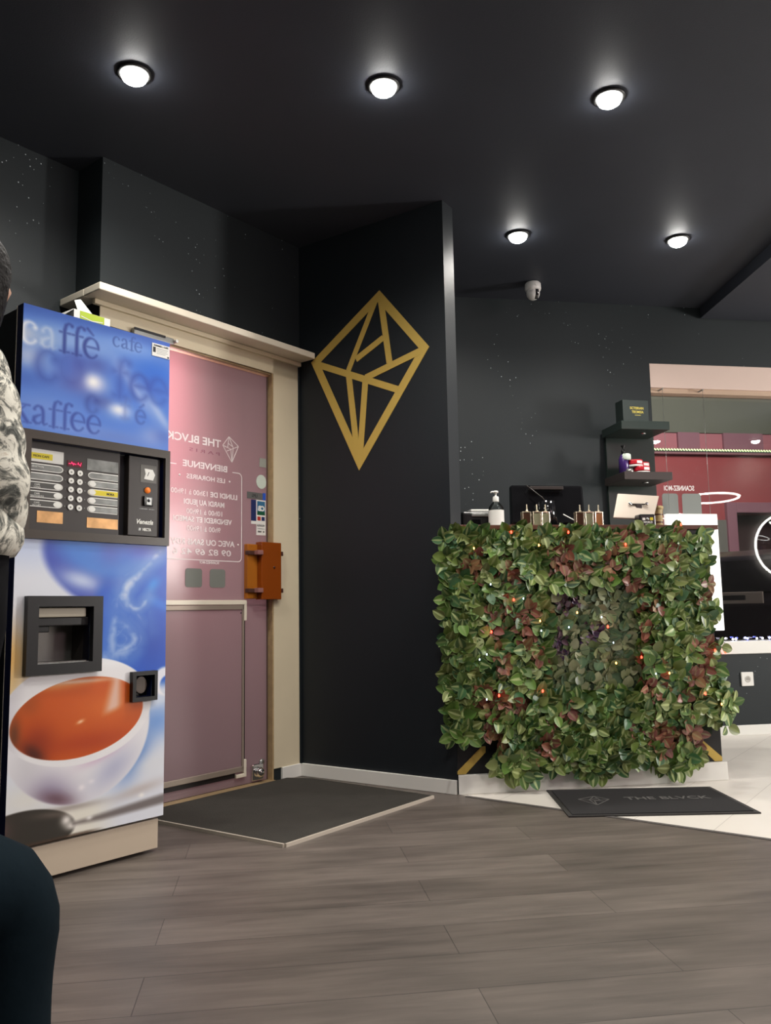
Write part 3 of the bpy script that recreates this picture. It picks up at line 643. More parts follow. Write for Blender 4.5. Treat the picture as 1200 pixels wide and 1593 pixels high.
def smooth_pts(p):
    for _ in range(3):
        q = [p[0]]
        for a, b in zip(p[:-1], p[1:]): q += [(a[0] * .75 + b[0] * .25, a[1] * .75 + b[1] * .25), (a[0] * .25 + b[0] * .75, a[1] * .25 + b[1] * .75)]
        p = q + [p[-1]]
    return p
def fbm(U, Z, seed, sc):
    r = np.random.default_rng(seed); out = np.zeros(U.shape); a = 1
    for o_ in range(4):
        for _ in range(5):
            th = r.uniform(0, 6.28); k = sc * 2 ** o_ * r.uniform(.7, 1.3); out += a * np.sin((U * math.cos(th) + Z * math.sin(th)) * k + r.uniform(0, 6.28))
        a *= .5
    return out / 8
def paint_top(U, Z):
    img = np.zeros(U.shape + (3,)) + np.array((74, 122, 212.))
    img = mixc(img, (52, 92, 182), ss(1.77, 1.83, Z))
    for (u, z, ru, rz, rot, c, a) in [
        (.56, 1.735, .10, .035, 0, (205, 212, 222), .95), (.46, 1.735, .08, .04, 0, (135, 165, 215), .8), (.36, 1.745, .17, .05, -.1, (140, 172, 226), .85),
        (.17, 1.775, .13, .035, 0, (132, 166, 224), .8), (.54, 1.66, .07, .05, .1, (178, 192, 222), .85), (.47, 1.63, .05, .03, 0, (120, 150, 215), .6),
        (.55, 1.585, .09, .035, 0, (60, 100, 190), .8), (.42, 1.58, .09, .04, 0, (85, 122, 205), .7), (.37, 1.66, .05, .05, 0, (76, 92, 178), .75),
        (.30, 1.68, .06, .035, 0, (72, 88, 170), .75), (.06, 1.70, .10, .05, 0, (40, 104, 208), .9), (.10, 1.64, .10, .05, 0, (58, 95, 190), .5), (.36, 1.60, .07, .04, 0, (90, 90, 165), .6), (.28, 1.555, .06, .03, 0, (58, 76, 158), .8),
        (.47, 1.50, .16, .05, 0, (112, 146, 220), .8), (.36, 1.445, .22, .03, 0, (116, 150, 222), .8), (.20, 1.44, .14, .025, 0, (95, 125, 200), .7), (.07, 1.465, .06, .04, 0, (140, 160, 215), .7),
        (.05, 1.56, .11, .022, -.85, (165, 185, 225), .85), (.14, 1.62, .12, .022, -.85, (150, 172, 222), .8), (.20, 1.69, .04, .03, -.5, (130, 155, 215), .7), (.02, 1.47, .05, .03, 0, (55, 80, 170), .4),
        (.305, 1.617, .055, .040, 0, (205, 205, 228), .8), (.31, 1.620, .030, .024, 0, (245, 245, 246), .95), (.205, 1.537, .055, .030, 0, (200, 210, 235), .85), (.21, 1.540, .028, .016, 0, (238, 240, 245), .8)]:
        img = mixc(img, c, np.clip(blob(U, Z, u, z, ru, rz, rot, 1.0) * a, 0, 1))
    dk = (40, 58, 140)
    # blurred coffee
    img = mixc(img, (48, 70, 160), .72 * word(U, Z, 'c', .515, 1.592, .098, .55))
    img = mixc(img, (62, 78, 165), .60 * word(U, Z, 'o', .435, 1.600, .095, .8))
    img = mixc(img, (50, 72, 165), .68 * word(U, Z, 'f', .235, 1.590, .094, .55))
    img = mixc(img, (48, 72, 165), .78 * word(U, Z, 'e', .168, 1.590, .094, .40))
    img = mixc(img, (45, 78, 175), .72 * word(U, Z, 'e', .088, 1.590, .094, .50))
    # caffe with grave accent
    img = mixc(img, (248, 250, 252), .95 * word(U, Z, 'c', .569, 1.702, .072, .30))
    lt = word(U, Z, 'a', .505, 1.700, .070, .30)
    img = mixc(img, (205, 218, 236), .75 * lt * ss(.43, .47, U)); img = mixc(img, (70, 95, 170), .8 * lt * (1 - ss(.43, .47, U)) * ss(.76, .70, Z))
    img = mixc(img, dk, .90 * word(U, Z, 'ffè', .440, 1.702, .071, .18, adv=.98))
    img = mixc(img, (52, 80, 158), .80 * word(U, Z, 'cafe', .238, 1.766, .036, .22, adv=.98))
    img = mixc(img, (44, 68, 158), .86 * word(U, Z, 'kaffee', .588, 1.440, .062, .20, adv=.985, slope=.0))
    # cafe with acute accent, mostly dissolved
    img = mixc(img, (48, 66, 150), .65 * word(U, Z, 'c', .335, 1.512, .058, .6))
    img = mixc(img, (88, 108, 180), .55 * word(U, Z, 'f', .20, 1.512, .052, .6))
    img = mixc(img, (50, 74, 160), .72 * word(U, Z, 'é', .142, 1.504, .050, .35))
    return img
def paint_low(U, Z):
    img = np.zeros(U.shape + (3,)) + np.array((222, 226, 236.))
    img = mixc(img, (196, 208, 235), ss(.93, 1.05, Z) * ss(.40, .50, U))
    img = mixc(img, (228, 178, 96), 1.0 * blob(U, Z, .575, .69, .075, .11)); img = mixc(img, (240, 200, 120), .5 * blob(U, Z, .58, .60, .07, .05))
    # blurred second cup, upper right
    inside = 1 - ss(-.02, .03, (U - (.455 - 1.0 * np.clip(.985 - Z, -.2, .15) * -1.0 * -1)))
    d = ell(U, Z, .13, 1.00, .345, .190, -.18, .06)
    img = mixc(img, (64, 84, 182), d)
    img = mixc(img, (70, 128, 214), .95 * ell(U, Z, .20, 1.045, .225, .105, -.10, .25))
    img = mixc(img, (192, 206, 236), .95 * blob(U, Z, .335, .938, .085, .032, -.25))
    img = mixc(img, (80, 100, 190), .8 * blob(U, Z, .23, 1.04, .05, .05))
    img = mixc(img, (84, 92, 200), .8 * blob(U, Z, .10, 1.05, .10, .04))
    rgt = (1 - ss(.25, .30, U + .12 * (Z - .9))) * (1 - ss(.93, 1.03, Z - .35 * (.1 - U)))
    img = mixc(img, (26, 88, 200), np.clip(rgt, 0, 1) * ss(.55, .60, Z))
    img = mixc(img, (22, 70, 178), .8 * blob(U, Z, .05, .72, .09, .10)); img = mixc(img, (40, 140, 232), .9 * blob(U, Z, .055, .93, .035, .022, .7)); img = mixc(img, (40, 120, 225), .8 * blob(U, Z, .03, .86, .06, .02, -.4))
    # lower right saucer blues
    img = mixc(img, (120, 160, 222), .95 * blob(U, Z, .03, .45, .10, .07)); img = mixc(img, (72, 120, 200), .9 * blob(U, Z, .12, .34, .05, .10, -.6)); img = mixc(img, (206, 218, 238), .9 * blob(U, Z, .03, .52, .05, .02, .2))
    img = mixc(img, (220, 224, 232), .9 * blob(U, Z, .03, .30, .09, .04)); img = mixc(img, (190, 180, 178), .8 * blob(U, Z, .10, .225, .12, .02, .15)); img = mixc(img, (228, 226, 218), .8 * blob(U, Z, .50, .26, .10, .05))
    img = mixc(img, (232, 228, 214), .9 * (1 - ss(.19, .24, Z)) * ss(.15, .3, U))
    img = mixc(img, (90, 70, 60), .4 * blob(U, Z, .35, .212, .12, .012))
    # cup body
    body = ell(U, Z, .325, .462, .262, .242, .04, .02) * (1 - ss(.50, .54, Z))
    img = mixc(img, (232, 231, 236), body)
    img = mixc(img, (150, 140, 168), body * .85 * blob(U, Z, .42, .27, .10, .06, -.4)); img = mixc(img, (96, 62, 72), body * .75 * blob(U, Z, .40, .246, .07, .026, -.3))
    img = mixc(img, (168, 172, 204), body * .7 * blob(U, Z, .20, .31, .10, .05, .6)); img = mixc(img, (204, 202, 208), body * .6 * blob(U, Z, .50, .36, .06, .07))
    img = mixc(img, (245, 240, 245), body * .8 * blob(U, Z, .315, .268, .012, .010)); img = mixc(img, (245, 240, 245), body * .6 * blob(U, Z, .28, .282, .012, .007)); img = mixc(img, (184, 120, 170), body * .4 * blob(U, Z, .25, .36, .08, .02, .3))
    # rim and handle
    img = mixc(img, (240, 240, 246), .95 * ell(U, Z, .0, .585, .05, .05, 0, .15) * (1 - ell(U, Z, -.01, .570, .032, .034, 0, .15)))
    rim = ell(U, Z, .325, .512, .268, .170, .06, .012)
    img = mixc(img, (236, 235, 238), rim); img = mixc(img, (206, 204, 212), rim * .7 * ss(.50, .57, U)); img = mixc(img, (250, 250, 250), rim * .8 * blob(U, Z, .30, .665, .16, .02))
    # coffee
    th = np.arctan2(Z - .49, -(U - .32))
    cof = ell(U, Z, .325, .492, .235, .127, .10, .012)
    img = mixc(img, (198, 84, 22), cof)
    img = mixc(img, (172, 58, 14), cof * .8 * blob(U, Z, .30, .41, .18, .035)); img = mixc(img, (214, 104, 36), cof * .8 * blob(U, Z, .22, .52, .12, .05)); img = mixc(img, (140, 44, 14), cof * .8 * blob(U, Z, .47, .43, .06, .06, -.6)); img = mixc(img, (70, 26, 18), cof * .9 * blob(U, Z, .48, .395, .05, .025, -.7))
    img = mixc(img, (90, 52, 30), cof * .8 * blob(U, Z, .545, .46, .022, .06)); img = mixc(img, (210, 140, 80), cof * .7 * blob(U, Z, .42, .60, .10, .015)); img = mixc(img, (150, 70, 24), cof * .6 * blob(U, Z, .50, .55, .04, .04))
    cone = cof * ss(.16, .2, U) * (1 - ss(.20, .245, U + .25 * (Z - .55))) * ss(.49, .52, Z + .3 * (U - .2))
    img = mixc(img, (228, 200, 190), cone * .85); img = mixc(img, (250, 220, 190), cof * .8 * blob(U, Z, .325, .478, .014, .006, .3)); img = mixc(img, (232, 216, 206), .7 * cof * blob(U, Z, .33, .608, .14, .008))
    # steam
    n1 = fbm(U, Z, 3, 34); n2 = fbm(U, Z, 5, 50)
    n3 = fbm(U, Z, 8, 16); Uw = U + .010 * n1 + .016 * n3; Zw = Z + .012 * n2 - .012 * fbm(U, Z, 9, 18)
    sm = np.zeros(U.shape)
    for pts, wd, a in [([(.035, 1.05), (.10, .975), (.16, .93), (.175, .885), (.16, .85)], [.010, .014, .020, .024, .016], .85),
                       ([(.15, .86), (.125, .838), (.09, .862), (.065, .885)], [.010, .012, .010, .004], .85),
                       ([(.17, .92), (.20, .86), (.215, .80), (.225, .74), (.22, .69)], [.008, .014, .016, .018, .02], .6),
                       ([(.21, .80), (.16, .78), (.13, .745), (.15, .715), (.20, .70)], [.010, .014, .018, .018, .014], .7),
                       ([(.24, .69), (.18, .69), (.13, .70)], [.02, .022, .02], .55), ([(.225, .80), (.19, .835), (.17, .80), (.19, .76), (.225, .755)], [.004, .007, .008, .007, .004], .6),
                       ([(.15, .80), (.11, .775), (.105, .73), (.14, .70)], [.005, .008, .008, .006], .6), ([(.20, .77), (.165, .745), (.18, .715), (.215, .72)], [.005, .007, .007, .005], .65), ([(.06, 1.03), (.13, .99), (.17, .96)], [.004, .006, .006], .5), ([(.185, .90), (.215, .87), (.23, .82)], [.004, .006, .004], .5), ([(.115, .82), (.095, .79)], [.006, .006], .6), ([(.065, .83), (.06, .76)], [.004, .004], .35)]:
        pts = smooth_pts(pts); wd = list(np.interp(np.linspace(0, 1, len(pts)), np.linspace(0, 1, len(wd)), wd)); dd = stroke_d(Uw, Zw, pts, wd); sm = np.maximum(sm, a * (1 - ss(-.022, .016, dd)) * (.70 + .30 * np.sin(n1 * 5 + n2 * 3))); sm = np.maximum(sm, .35 * a * (1 - ss(-.01, .045, dd)))
    sm = sm * (1 - cof)
    img = mixc(img, (226, 232, 244), np.clip(sm, 0, .95))
    # spoon
    sp = ell(U, Z, .49, .165, .155, .064, -.06, .05)
    img = mixc(img, (50, 46, 40), sp); img = mixc(img, (120, 84, 86), sp * .8 * blob(U, Z, .60, .18, .05, .04)); img = mixc(img, (104, 92, 84), sp * .7 * blob(U, Z, .40, .20, .08, .012, -.1))
    for (u, z, r1, r2) in ((.365, .176, .020, .018), (.345, .156, .024, .014)): img = mixc(img, (245, 240, 235), .95 * blob(U, Z, u, z, r1, r2))
    hd = stroke_d(U, Z, [(.34, .160), (.24, .163), (.10, .172), (-.02, .180)], [.006, .012, .016, .018]); img = mixc(img, (96, 86, 84), .85 * (1 - ss(-.012, .008, hd))); img = mixc(img, (240, 238, 235), .9 * blob(U, Z, .285, .168, .012, .008))
    img = mixc(img, (70, 50, 36), .8 * (1 - ss(.124, .134, Z + 0 * U)) * ss(.22, .3, U)); img = mixc(img, (250, 248, 244), .8 * blob(U, Z, .09, .205, .012, .008))
    return img
grid_print('upper_print', -W0, 0, Z2, Z3, 300, 222, paint_top, [], cm)
grid_print('lower_print', -W0, 0, Z0, Z1, 280, 470, paint_low, [TR, CO], cm)
# printed notice at the top right
nt = MB().box(-.078, -.002, -.003, -.001, 1.768, 1.816).build('notice', M['paper'], cm)
text('notice_text', 'DONNEZ 1 CAFE', .0085, M['ink'], nt, (-.040, -.0034, 1.806), bold=.0003, width=.062)
MB().box(-.074, -.063, -.0036, -.003, 1.782, 1.802).build('notice_pictogram', M['ink'], nt)
MB().box(-.012, -.005, -.0036, -.003, 1.770, 1.776).build('notice_mark', M['ink'], nt)
MB().box(-.058, -.010, -.0034, -.003, 1.797, 1.799).box(-.058, -.014, -.0034, -.003, 1.791, 1.7925).box(-.058, -.010, -.0034, -.003, 1.785, 1.7865).box(-.058, -.02, -.0034, -.003, 1.779, 1.7805).build('notice_lines', M['silver'], nt)
# control fascia
fa = slab(MB(), -W0, 0, Z1, Z2, [CT], -.014, .001).build('control_fascia', M['bezel'], cm)
MB().box(CT[0], -.186, .022, .05, CT[2], CT[3]).build('selection_panel', M['panel'], fa)
MB().box(-.186, -.160, .034, .05, CT[2], CT[3]).build('groove', M['ink'], fa)
cp = MB().box(-.160, -.030, .006, .05, CT[2] + .004, CT[3] - .004).build('coin_panel', M['panel'], fa, bevel=.002)
PY = .0215
def pill(x0, x1, z, h, left, m, name='drink_label'):
    n = 8; r = h / 2; rx = r * 1.5
    cap = [((x0 + rx) - rx * math.sin(R(180 * i / n)), z + r * math.cos(R(180 * i / n))) for i in range(n + 1)] if left else [((x1 - rx) + rx * math.sin(R(180 * i / n)), z - r * math.cos(R(180 * i / n))) for i in range(n + 1)]
    pts = cap + ([(x1, z - r), (x1, z + r)] if left else [(x0, z + r), (x0, z - r)])
    return pts
def pill_label(x0, x1, z, left, m, txt=None):
    o_ = MB().quadxz(pill(x0, x1, z, .0235, left, m)[::-1 if not left else 1], PY - .001, PY).build('drink_label', M['paper'], fa)
    k = .003
    MB().quadxz(pill(x0 + (k if left else .0), x1 - (k if not left else 0), z, .0235 - 2 * k, left, m)[::-1 if not left else 1], PY - .0018, PY - .001).build('label_face', M[m], o_)
    if txt: text('label_text', txt, .008, M['paper'], o_, (x0 + .03, PY - .0022, z - .001), align='CENTER')
    return o_
for i, (m, t_) in enumerate([('foil', 'SELECTION'), ('foil', None), ('darklabel', 'CAFE\nLONG'), ('darklabel', 'CAFE\nMACCHIATO'), ('darklabel', 'CAFE\nAU LAIT')]):
    z = 1.304 - i * .0295
    o_ = pill_label(-.517, -.398, z, False, m, t_)
    if i > 1: MB().quadxz([(-.416 + .014 * math.cos(R(a)), z + .009 * math.sin(R(a))) for a in range(360, 0, -20)], PY - .0024, PY - .0018).build('cup_icon', M['paper'], o_)
for i, m in enumerate(['foil', 'foil', 'yellow', 'foil', 'foil']):
    z = 1.298 - i * .0290
    o_ = pill_label(-.308, -.193, z, True, m)
    if i != 0: MB().quadxz([(-.291 + .013 * math.cos(R(a)), z + .009 * math.sin(R(a))) for a in range(360, 0, -20)], PY - .0024, PY - .0018).build('cup_icon', M['paper'], o_)
    if i == 2: text('label_text', 'MOKA', .010, M['ink'], o_, (-.222, PY - .0022, z - .004), bold=.0003)
t1 = MB().box(-.517, -.398, PY - .001, PY, 1.322, 1.364).build('price_label', M['paper'], fa)
MB().box(-.515, -.437, PY - .002, PY - .001, 1.331, 1.351).build('yellow_band', M['yellow'], t1)
text('label_text', 'MON CAFE', .011, M['ink'], t1, (-.476, PY - .0024, 1.337))
MB().box(-.484, -.395, PY - .001, PY, 1.124, 1.162).build('amber_picture', M['orangefoil'], fa)
MB().box(-.313, -.193, PY - .001, PY, 1.316, 1.355).build('glossy_picture', M['foil'], fa)
MB().box(-.308, -.190, PY - .001, PY, 1.118, 1.153).build('amber_picture', M['orangefoil'], fa)
dp = MB().box(-.384, -.330, PY - .001, PY, 1.320, 1.340).build('display', M['redpanel'], fa)
text('display_digits', '~^v~ ^-/', .016, M['red_led'], dp, (-.357, PY - .0016, 1.325), width=.046, bold=.0004)
for i in range(5):
    for x, dz in ((-.3700, 0), (-.3385, -.001)):
        b_ = MB().quadxz([(x + .0098 * math.cos(R(a)), 1.3010 - i * .0296 + dz + .0098 * math.sin(R(a))) for a in range(360, 0, -15)], PY - .004, PY).build('button', M['paper'], fa)
        MB().cyl(.0028, PY - .0048, PY - .0040, 12, (x, 0, 1.3010 - i * .0296 + dz), 'Y').build('button_dot', M['silver'], b_)
    for x in (-.3905, -.3185): MB().cyl(.0022, PY - .001, PY, 8, (x, 0, 1.3012 - i * .0296), 'Y').build('indicator', M['silver'], fa)
pa = MB().box(-.112, -.046, .0050, .006, 1.294, 1.358).build('tape_patch', mat('tape', (.15, .145, .135), .2), cp)
MB().quadxz([(-.098, 1.306), (-.060, 1.304), (-.052, 1.325), (-.062, 1.343), (-.096, 1.344), (-.092, 1.325)], .004, .005).build('paper_scrap', M['paper'], pa)
text('handwriting', '1', .022, M['ink'], pa, (-.084, .0036, 1.318), shear=.4)
MB().lathe([(.011, .006), (.011, .001), (.008, -.003)], 18, (-.083, 0, 1.266), 'Y').build('reject_button', M['orange'], cp)
cs = MB().box(-.100, -.062, -.002, .006, 1.208, 1.244).build('coin_slot', M['gblack'], cp, bevel=.002)
MB().box(-.092, -.070, -.004, -.002, 1.212, 1.238).build('slot_plate', M['silver'], cs, bevel=.001); MB().cyl(.006, -.0045, -.003, 14, (-.083, 0, 1.228), 'Y').build('slot_hole', M['ink'], cs)
text('panel_text', 'COIN INSERT / RETURN', .006, M['silver'], cp, (-.083, .0054, 1.196), width=.060)
text('panel_text', 'Venezia', .024, M['paper'], cp, (-.094, .0050, 1.143), bold=.0007, width=.068, shear=.35)
text('panel_text', 'NECTA', .014, M['paper'], cp, (-.083, .0050, 1.119), bold=.0006, width=.036)
text('panel_text', '///', .012, M['silver'], cp, (-.112, .0050, 1.120), bold=.0006)
# cup tray
tr = slab(MB(), -.526, -.266, .638, .886, [TR], -.024, .001).build('cup_tray', M['black'], cm)
MB().box(TR[0], TR[1], .110, .116, TR[2], TR[3]).build('tray_back', M['steel'], tr)
MB().box(TR[0], TR[1], .0, .11, TR[2] - .004, TR[2] + .002).box(TR[0] - .004, TR[0], 0, .11, TR[2], TR[3]).box(TR[1], TR[1] + .004, 0, .11, TR[2], TR[3]).build('tray_sides', M['panel'], tr)
MB().box(TR[0] + .004, TR[1] - .016, -.004, .004, .818, .848).build('tray_lip', mat('tray_lip_beige', (.42, .38, .30), .4), tr, bevel=.003)
MB().box(TR[0] + .002, TR[1] - .002, .004, .05, .790, .818).box(-.478, -.430, .02, .06, .770, .792).build('cup_holder', M['black'], tr, bevel=.003)
MB().box(TR[0] + .003, TR[1] - .01, -.004, .006, .672, .677).build('tray_edge', M['chrome'], tr)
# coin return
cr_ = slab(MB(), -.144, -.044, .524, .626, [CO], -.020, .001).build('coin_return', M['black'], cm)
MB().box(CO[0], CO[1], .03, .036, CO[2], CO[3]).build('return_back', M['gblack'], cr_)
MB().quadxz([(-.096 + .024 * math.cos(R(a)), .578 + .030 * math.sin(R(a))) for a in range(360, 0, -15)], .004, .030).build('return_flap', mat('brown_flap', (.10, .075, .06), .35), cr_, bevel=.002)
# carton on top of the machine
bx = tag(empty('carton', FM, (-.210, .19, Z3), R(3)), 'open white and lime green carton on top of the coffee machine', 'box')
MB().box(-.075, .078, 0, .11, 0, .105).build('carton_body', M['card'], bx, bevel=.001)
gp = MB().box(-.050, .052, -.001, 0, .018, .104).build('green_print', M['lime'], bx)
MB().quadxz([(-.045, .086), (.0, .078), (.045, .084), (.045, .081), (.0, .075), (-.045, .083)][::-1], -.0014, -.001).build('print_line', M['card'], gp)
MB().quadxz([(.0 + .034 * math.cos(R(a)), .004 + .030 * math.sin(R(a))) for a in range(180, -1, -12)], -.0018, -.001).build('print_badge', M['card'], gp)
MB().cyl(.010, -.003, -.0018, 14, (0, 0, .016), 'Y').build('print_dot', mat('plum_print', (.12, .06, .08), .5), gp)
MB().add([(-.075, .002, .103), (-.075, .11, .103), (-.135, .11, .052), (-.135, .002, .052), (-.075, .002, .106), (-.075, .11, .106), (-.137, .11, .055), (-.137, .002, .055)], [(0, 1, 2, 3), (7, 6, 5, 4), (0, 3, 7, 4), (1, 0, 4, 5), (2, 1, 5, 6), (3, 2, 6, 7)]).build('carton_flap', M['cardgrey'], bx)
MB().add([(-.060, .0, .105), (.0, .0, .105), (-.03, .03, .160), (-.055, .03, .150), (-.060, .002, .106), (.0, .002, .106), (-.03, .032, .160), (-.055, .032, .150)], [(0, 1, 2, 3), (7, 6, 5, 4), (0, 3, 7, 4), (1, 0, 4, 5), (2, 1, 5, 6), (3, 2, 6, 7)]).build('carton_flap', M['card'], bx)

# ------------------------------------------------------------------ door mat and logo mat
mf = [(-.376, 3.038), (.185, 3.765), (-.385, 4.20), (-.512, 4.215), (-.98, 3.62), (-.925, 3.415)]
dm = tag(empty('entrance_mat', WORLD), 'large dark grey entrance mat with a pale edge in front of the pink door', 'door mat')
MB().polyxy(mf, .001, .011).build('mat_pile', M['mat_fab'], dm)
def strip(a, b, wd, off=0):
    a = Vector(a); b = Vector(b); d = (b - a).normalized(); p = Vector((-d.y, d.x)); return [tuple(a + p * off), tuple(b + p * off), tuple(b + p * (off - wd)), tuple(a + p * (off - wd))]
for a, b in ((mf[0], mf[1]), (mf[5], mf[0])):
    MB().polyxy(strip(a, b, .009, 0)[::-1], 0.0, .0125).build('mat_edge', M['mat_edge'], dm)
MB().polyxy(strip(mf[1], mf[2], .006, 0)[::-1], 0.0, .0118).polyxy(strip(mf[2], mf[3], .006, 0)[::-1], 0, .0118).build('mat_edge', M['alu'], dm)
lm = tag(empty('logo_mat', FC), 'black rectangular doormat with grey diamond logo in front of the leafy counter', 'door mat')
# corners on the floor
def toC(x, y): v = FC.m.inverted() @ Vector((x, y, 0)); return (v.x, v.y)
c4 = [toC(.700, 3.383), toC(1.460, 3.388), toC(1.446, 3.874), toC(.704, 3.864)]
MB().polyxy(c4, .001, .006).build('mat_border', M['mat_rim'], lm)
cc = Vector((sum(p[0] for p in c4) / 4, sum(p[1] for p in c4) / 4)); inn = [(cc.x + (p[0] - cc.x) * .95, cc.y + (p[1] - cc.y) * .92) for p in c4]
MB().polyxy(inn, .006, .0085).build('mat_pile', M['mat_black'], lm)
LM = Matrix.Rotation(-FC.a + R(0.3), 4, 'Z')
t_ = text('mat_lettering', 'THE BLVCK', .070, M['mat_print'], lm, (cc.x + .10, cc.y - .012, .0090), bold=.0008, flat=True, width=.36); t_.rotation_euler = (0, 0, -FC.a)
g_ = lines_mb(gem_lines(0, 0, .16), .0042, flat=True, z=0).build('mat_emblem', M['mat_print'], lm); g_.location = (cc.x - .21, cc.y + .035 + .0, .0088); g_.rotation_euler = (0, 0, -FC.a + R(0))

# ------------------------------------------------------------------ reception counter
ct = tag(empty('reception_counter', FC), 'dark reception counter with brown top, white plinth and gold corner stripes', 'counter')
MB().polyxy([(.002, 0), (1.296, 0), (1.296, .55), (.158, .55)], .085, 1.188).build('counter_body', M['dark'], ct, bevel=.002)
MB().polyxy([(.002, -.012), (1.345, -.012), (1.345, .58), (.166, .58)], 1.188, 1.210).build('counter_top', M['brown'], ct, bevel=.002)
MB().polyxy([(.002, -.016), (1.312, -.016), (1.312, .55), (.158, .55)], 0, .085).build('plinth', M['white'], ct, bevel=.003)
for pts in ([(.002, .087), (.040, .087), (.135, .178), (.135, .205), (.118, .205), (.002, .100)], [(1.294, .087), (1.256, .087), (1.150, .190), (1.150, .215), (1.166, .215), (1.294, .105)][::-1]):
    MB().quadxz(pts, -.003, 0).build('gold_stripe', M['gold'], ct)

# ------------------------------------------------------------------ leaf wall
fo = tag(empty('artificial_leaf_panel', FC), 'wall of variegated green and reddish artificial leaves covering the counter front', 'artificial plant')
MB().box(.035, 1.24, -.022, -.004, .215, 1.165).build('backing_mesh', M['leafback'], fo)
RX0, RX1, RZ0, RZ1 = .432, .885, .435, .925
def leaf_template(nl=9, nw=5):
    V, UVc, F = [], [], []
    for j in range(nl):
        v = j / (nl - 1); wdt = math.sin(math.pi * v ** .80) ** .62 * (1 - .12 * v) if 0 < v < 1 else 0.02
        for i in range(nw):
            u = i / (nw - 1) * 2 - 1
            V.append((u * wdt * .335, v, abs(u) ** 1.5 * wdt * .10 - .14 * v * v)); UVc.append((i / (nw - 1), v))
    for j in range(nl - 1):
        for i in range(nw - 1): a = j * nw + i; F.append((a, a + 1, a + nw + 1, a + nw))
    return np.array(V), np.array(UVc), np.array(F)
def build_leaves(name, specs, parent):
    "specs: arrays pos(n,3) dir(n,3) normal(n,3) length width tint(n,4)"
    V, UVc, F = leaf_template(); n = len(specs); nv = len(V)
    co = np.zeros((n, nv, 3), np.float32); tint = np.zeros((n, nv, 4), np.float32)
    for i, (p, d, nn, L, wr, cu, t4) in enumerate(specs):
        d = d / np.linalg.norm(d); x = np.cross(d, nn); x /= np.linalg.norm(x); z = np.cross(x, d)
        W_ = V * np.array([L * wr, L, L * cu]); co[i] = p + W_[:, :1] * x + W_[:, 1:2] * d + W_[:, 2:] * z; tint[i] = t4
    q = (F[None] + (np.arange(n) * nv)[:, None, None]).reshape(-1, 4)
    me = bpy.data.meshes.new(name); me.vertices.add(n * nv); me.vertices.foreach_set('co', co.ravel())
    me.loops.add(q.size); me.loops.foreach_set('vertex_index', q.astype(np.int32).ravel()); me.polygons.add(len(q)); me.polygons.foreach_set('loop_start', np.arange(0, q.size, 4, dtype=np.int32))
    me.polygons.foreach_set('use_smooth', np.ones(len(q), bool)); me.update(calc_edges=True)
    uv = me.uv_layers.new(name='leaf'); uvs = np.tile(UVc, (n, 1))[q.ravel()]; uv.data.foreach_set('uv', uvs.astype(np.float32).ravel())
    ca = me.color_attributes.new('tint', 'FLOAT_COLOR', 'POINT'); ca.data.foreach_set('color', tint.reshape(-1)); me.materials.append(M['leaf'])
    o_ = bpy.data.objects.new(name, me); COL.objects.link(o_); o_.parent = parent; return o_
GREEN = [(.065, .135, .024), (.090, .170, .030), (.045, .100, .024), (.130, .190, .040), (.035, .100, .035), (.15, .185, .055)]
REDB = [(.20, .065, .045), (.27, .090, .055), (.16, .045, .035), (.24, .12, .055)]
OLIVE = [(.11, .15, .055), (.16, .185, .085), (.09, .12, .06), (.19, .20, .11), (.06, .11, .055)]
PURP = [(.075, .035, .055), (.10, .055, .075), (.05, .02, .07)]
green, red, olive, purple, stems = [], [], [], [], MB()
def cluster(x, z, y, kind, inner=False):
    r = random
    ex = (x - .65) / .65; ez = (z - .65) / .6
    n = r.randint(4, 6) if not inner else r.randint(3, 5)
    ax = np.array([r.uniform(-.25, .25) + .35 * max(0, abs(ex) - .85) * 6 * np.sign(ex), -1.0, r.uniform(-.35, .10)]); ax /= np.linalg.norm(ax)
    a0 = r.uniform(0, 6.28)
    e1 = np.cross(ax, [0, 0, 1]); e1 /= np.linalg.norm(e1); e2 = np.cross(ax, e1)
    c = np.array([x, y, z])
    for k in range(n):
        a = a0 + k * 2.4 + r.uniform(-.3, .3); tilt = r.uniform(.10, .78)
        rad = e1 * math.cos(a) + e2 * math.sin(a); d = rad * math.cos(tilt * .9) + ax * math.sin(tilt * .9)
        d = d + np.array([0, 0, -.12]); nn = ax * math.cos(tilt * .9) - rad * math.sin(tilt * .9) * .8
        p = c + rad * .006 + ax * r.uniform(-.012, .012)
        if kind == 'g':
            g = np.array(r.choice(GREEN)) * r.uniform(.85, 1.55); pale = r.choice([.0, .25, .6, .9, 1.0]) * r.uniform(.8, 1)
            green.append((p, d, nn, r.uniform(.050, .070), r.uniform(1.08, 1.35), r.uniform(.4, 1.4), (*g, pale)))
        elif kind == 'r':
            g = np.array(r.choice(REDB)) * r.uniform(.75, 1.25)
            red.append((p, d, nn, r.uniform(.042, .060), r.uniform(1.05, 1.3), r.uniform(.4, 1.4), (*g, r.uniform(.05, .35))))
        elif kind == 'o':
            g = np.array(r.choice(OLIVE)) * r.uniform(.9, 1.5)
            olive.append((p, d * np.array([1, .5, 1]), nn, r.uniform(.044, .062), r.uniform(1.35, 1.7), r.uniform(.3, 1.2), (*g, r.uniform(0, .12))))
        else:
            g = np.array(r.choice(PURP)) * r.uniform(.8, 1.2)
            purple.append((p, d, nn, r.uniform(.030, .045), r.uniform(.9, 1.2), 1, (*g, .02)))
    if r.random() < .35: stems.tube([(x, y + .02, z), tuple(c + ax * .01), tuple(c + ax * .03 + np.array([r.uniform(-.02, .02), 0, -.01]))], .0012, 4)
step = .044
nx = int(1.36 / step); nz = int(1.10 / step)
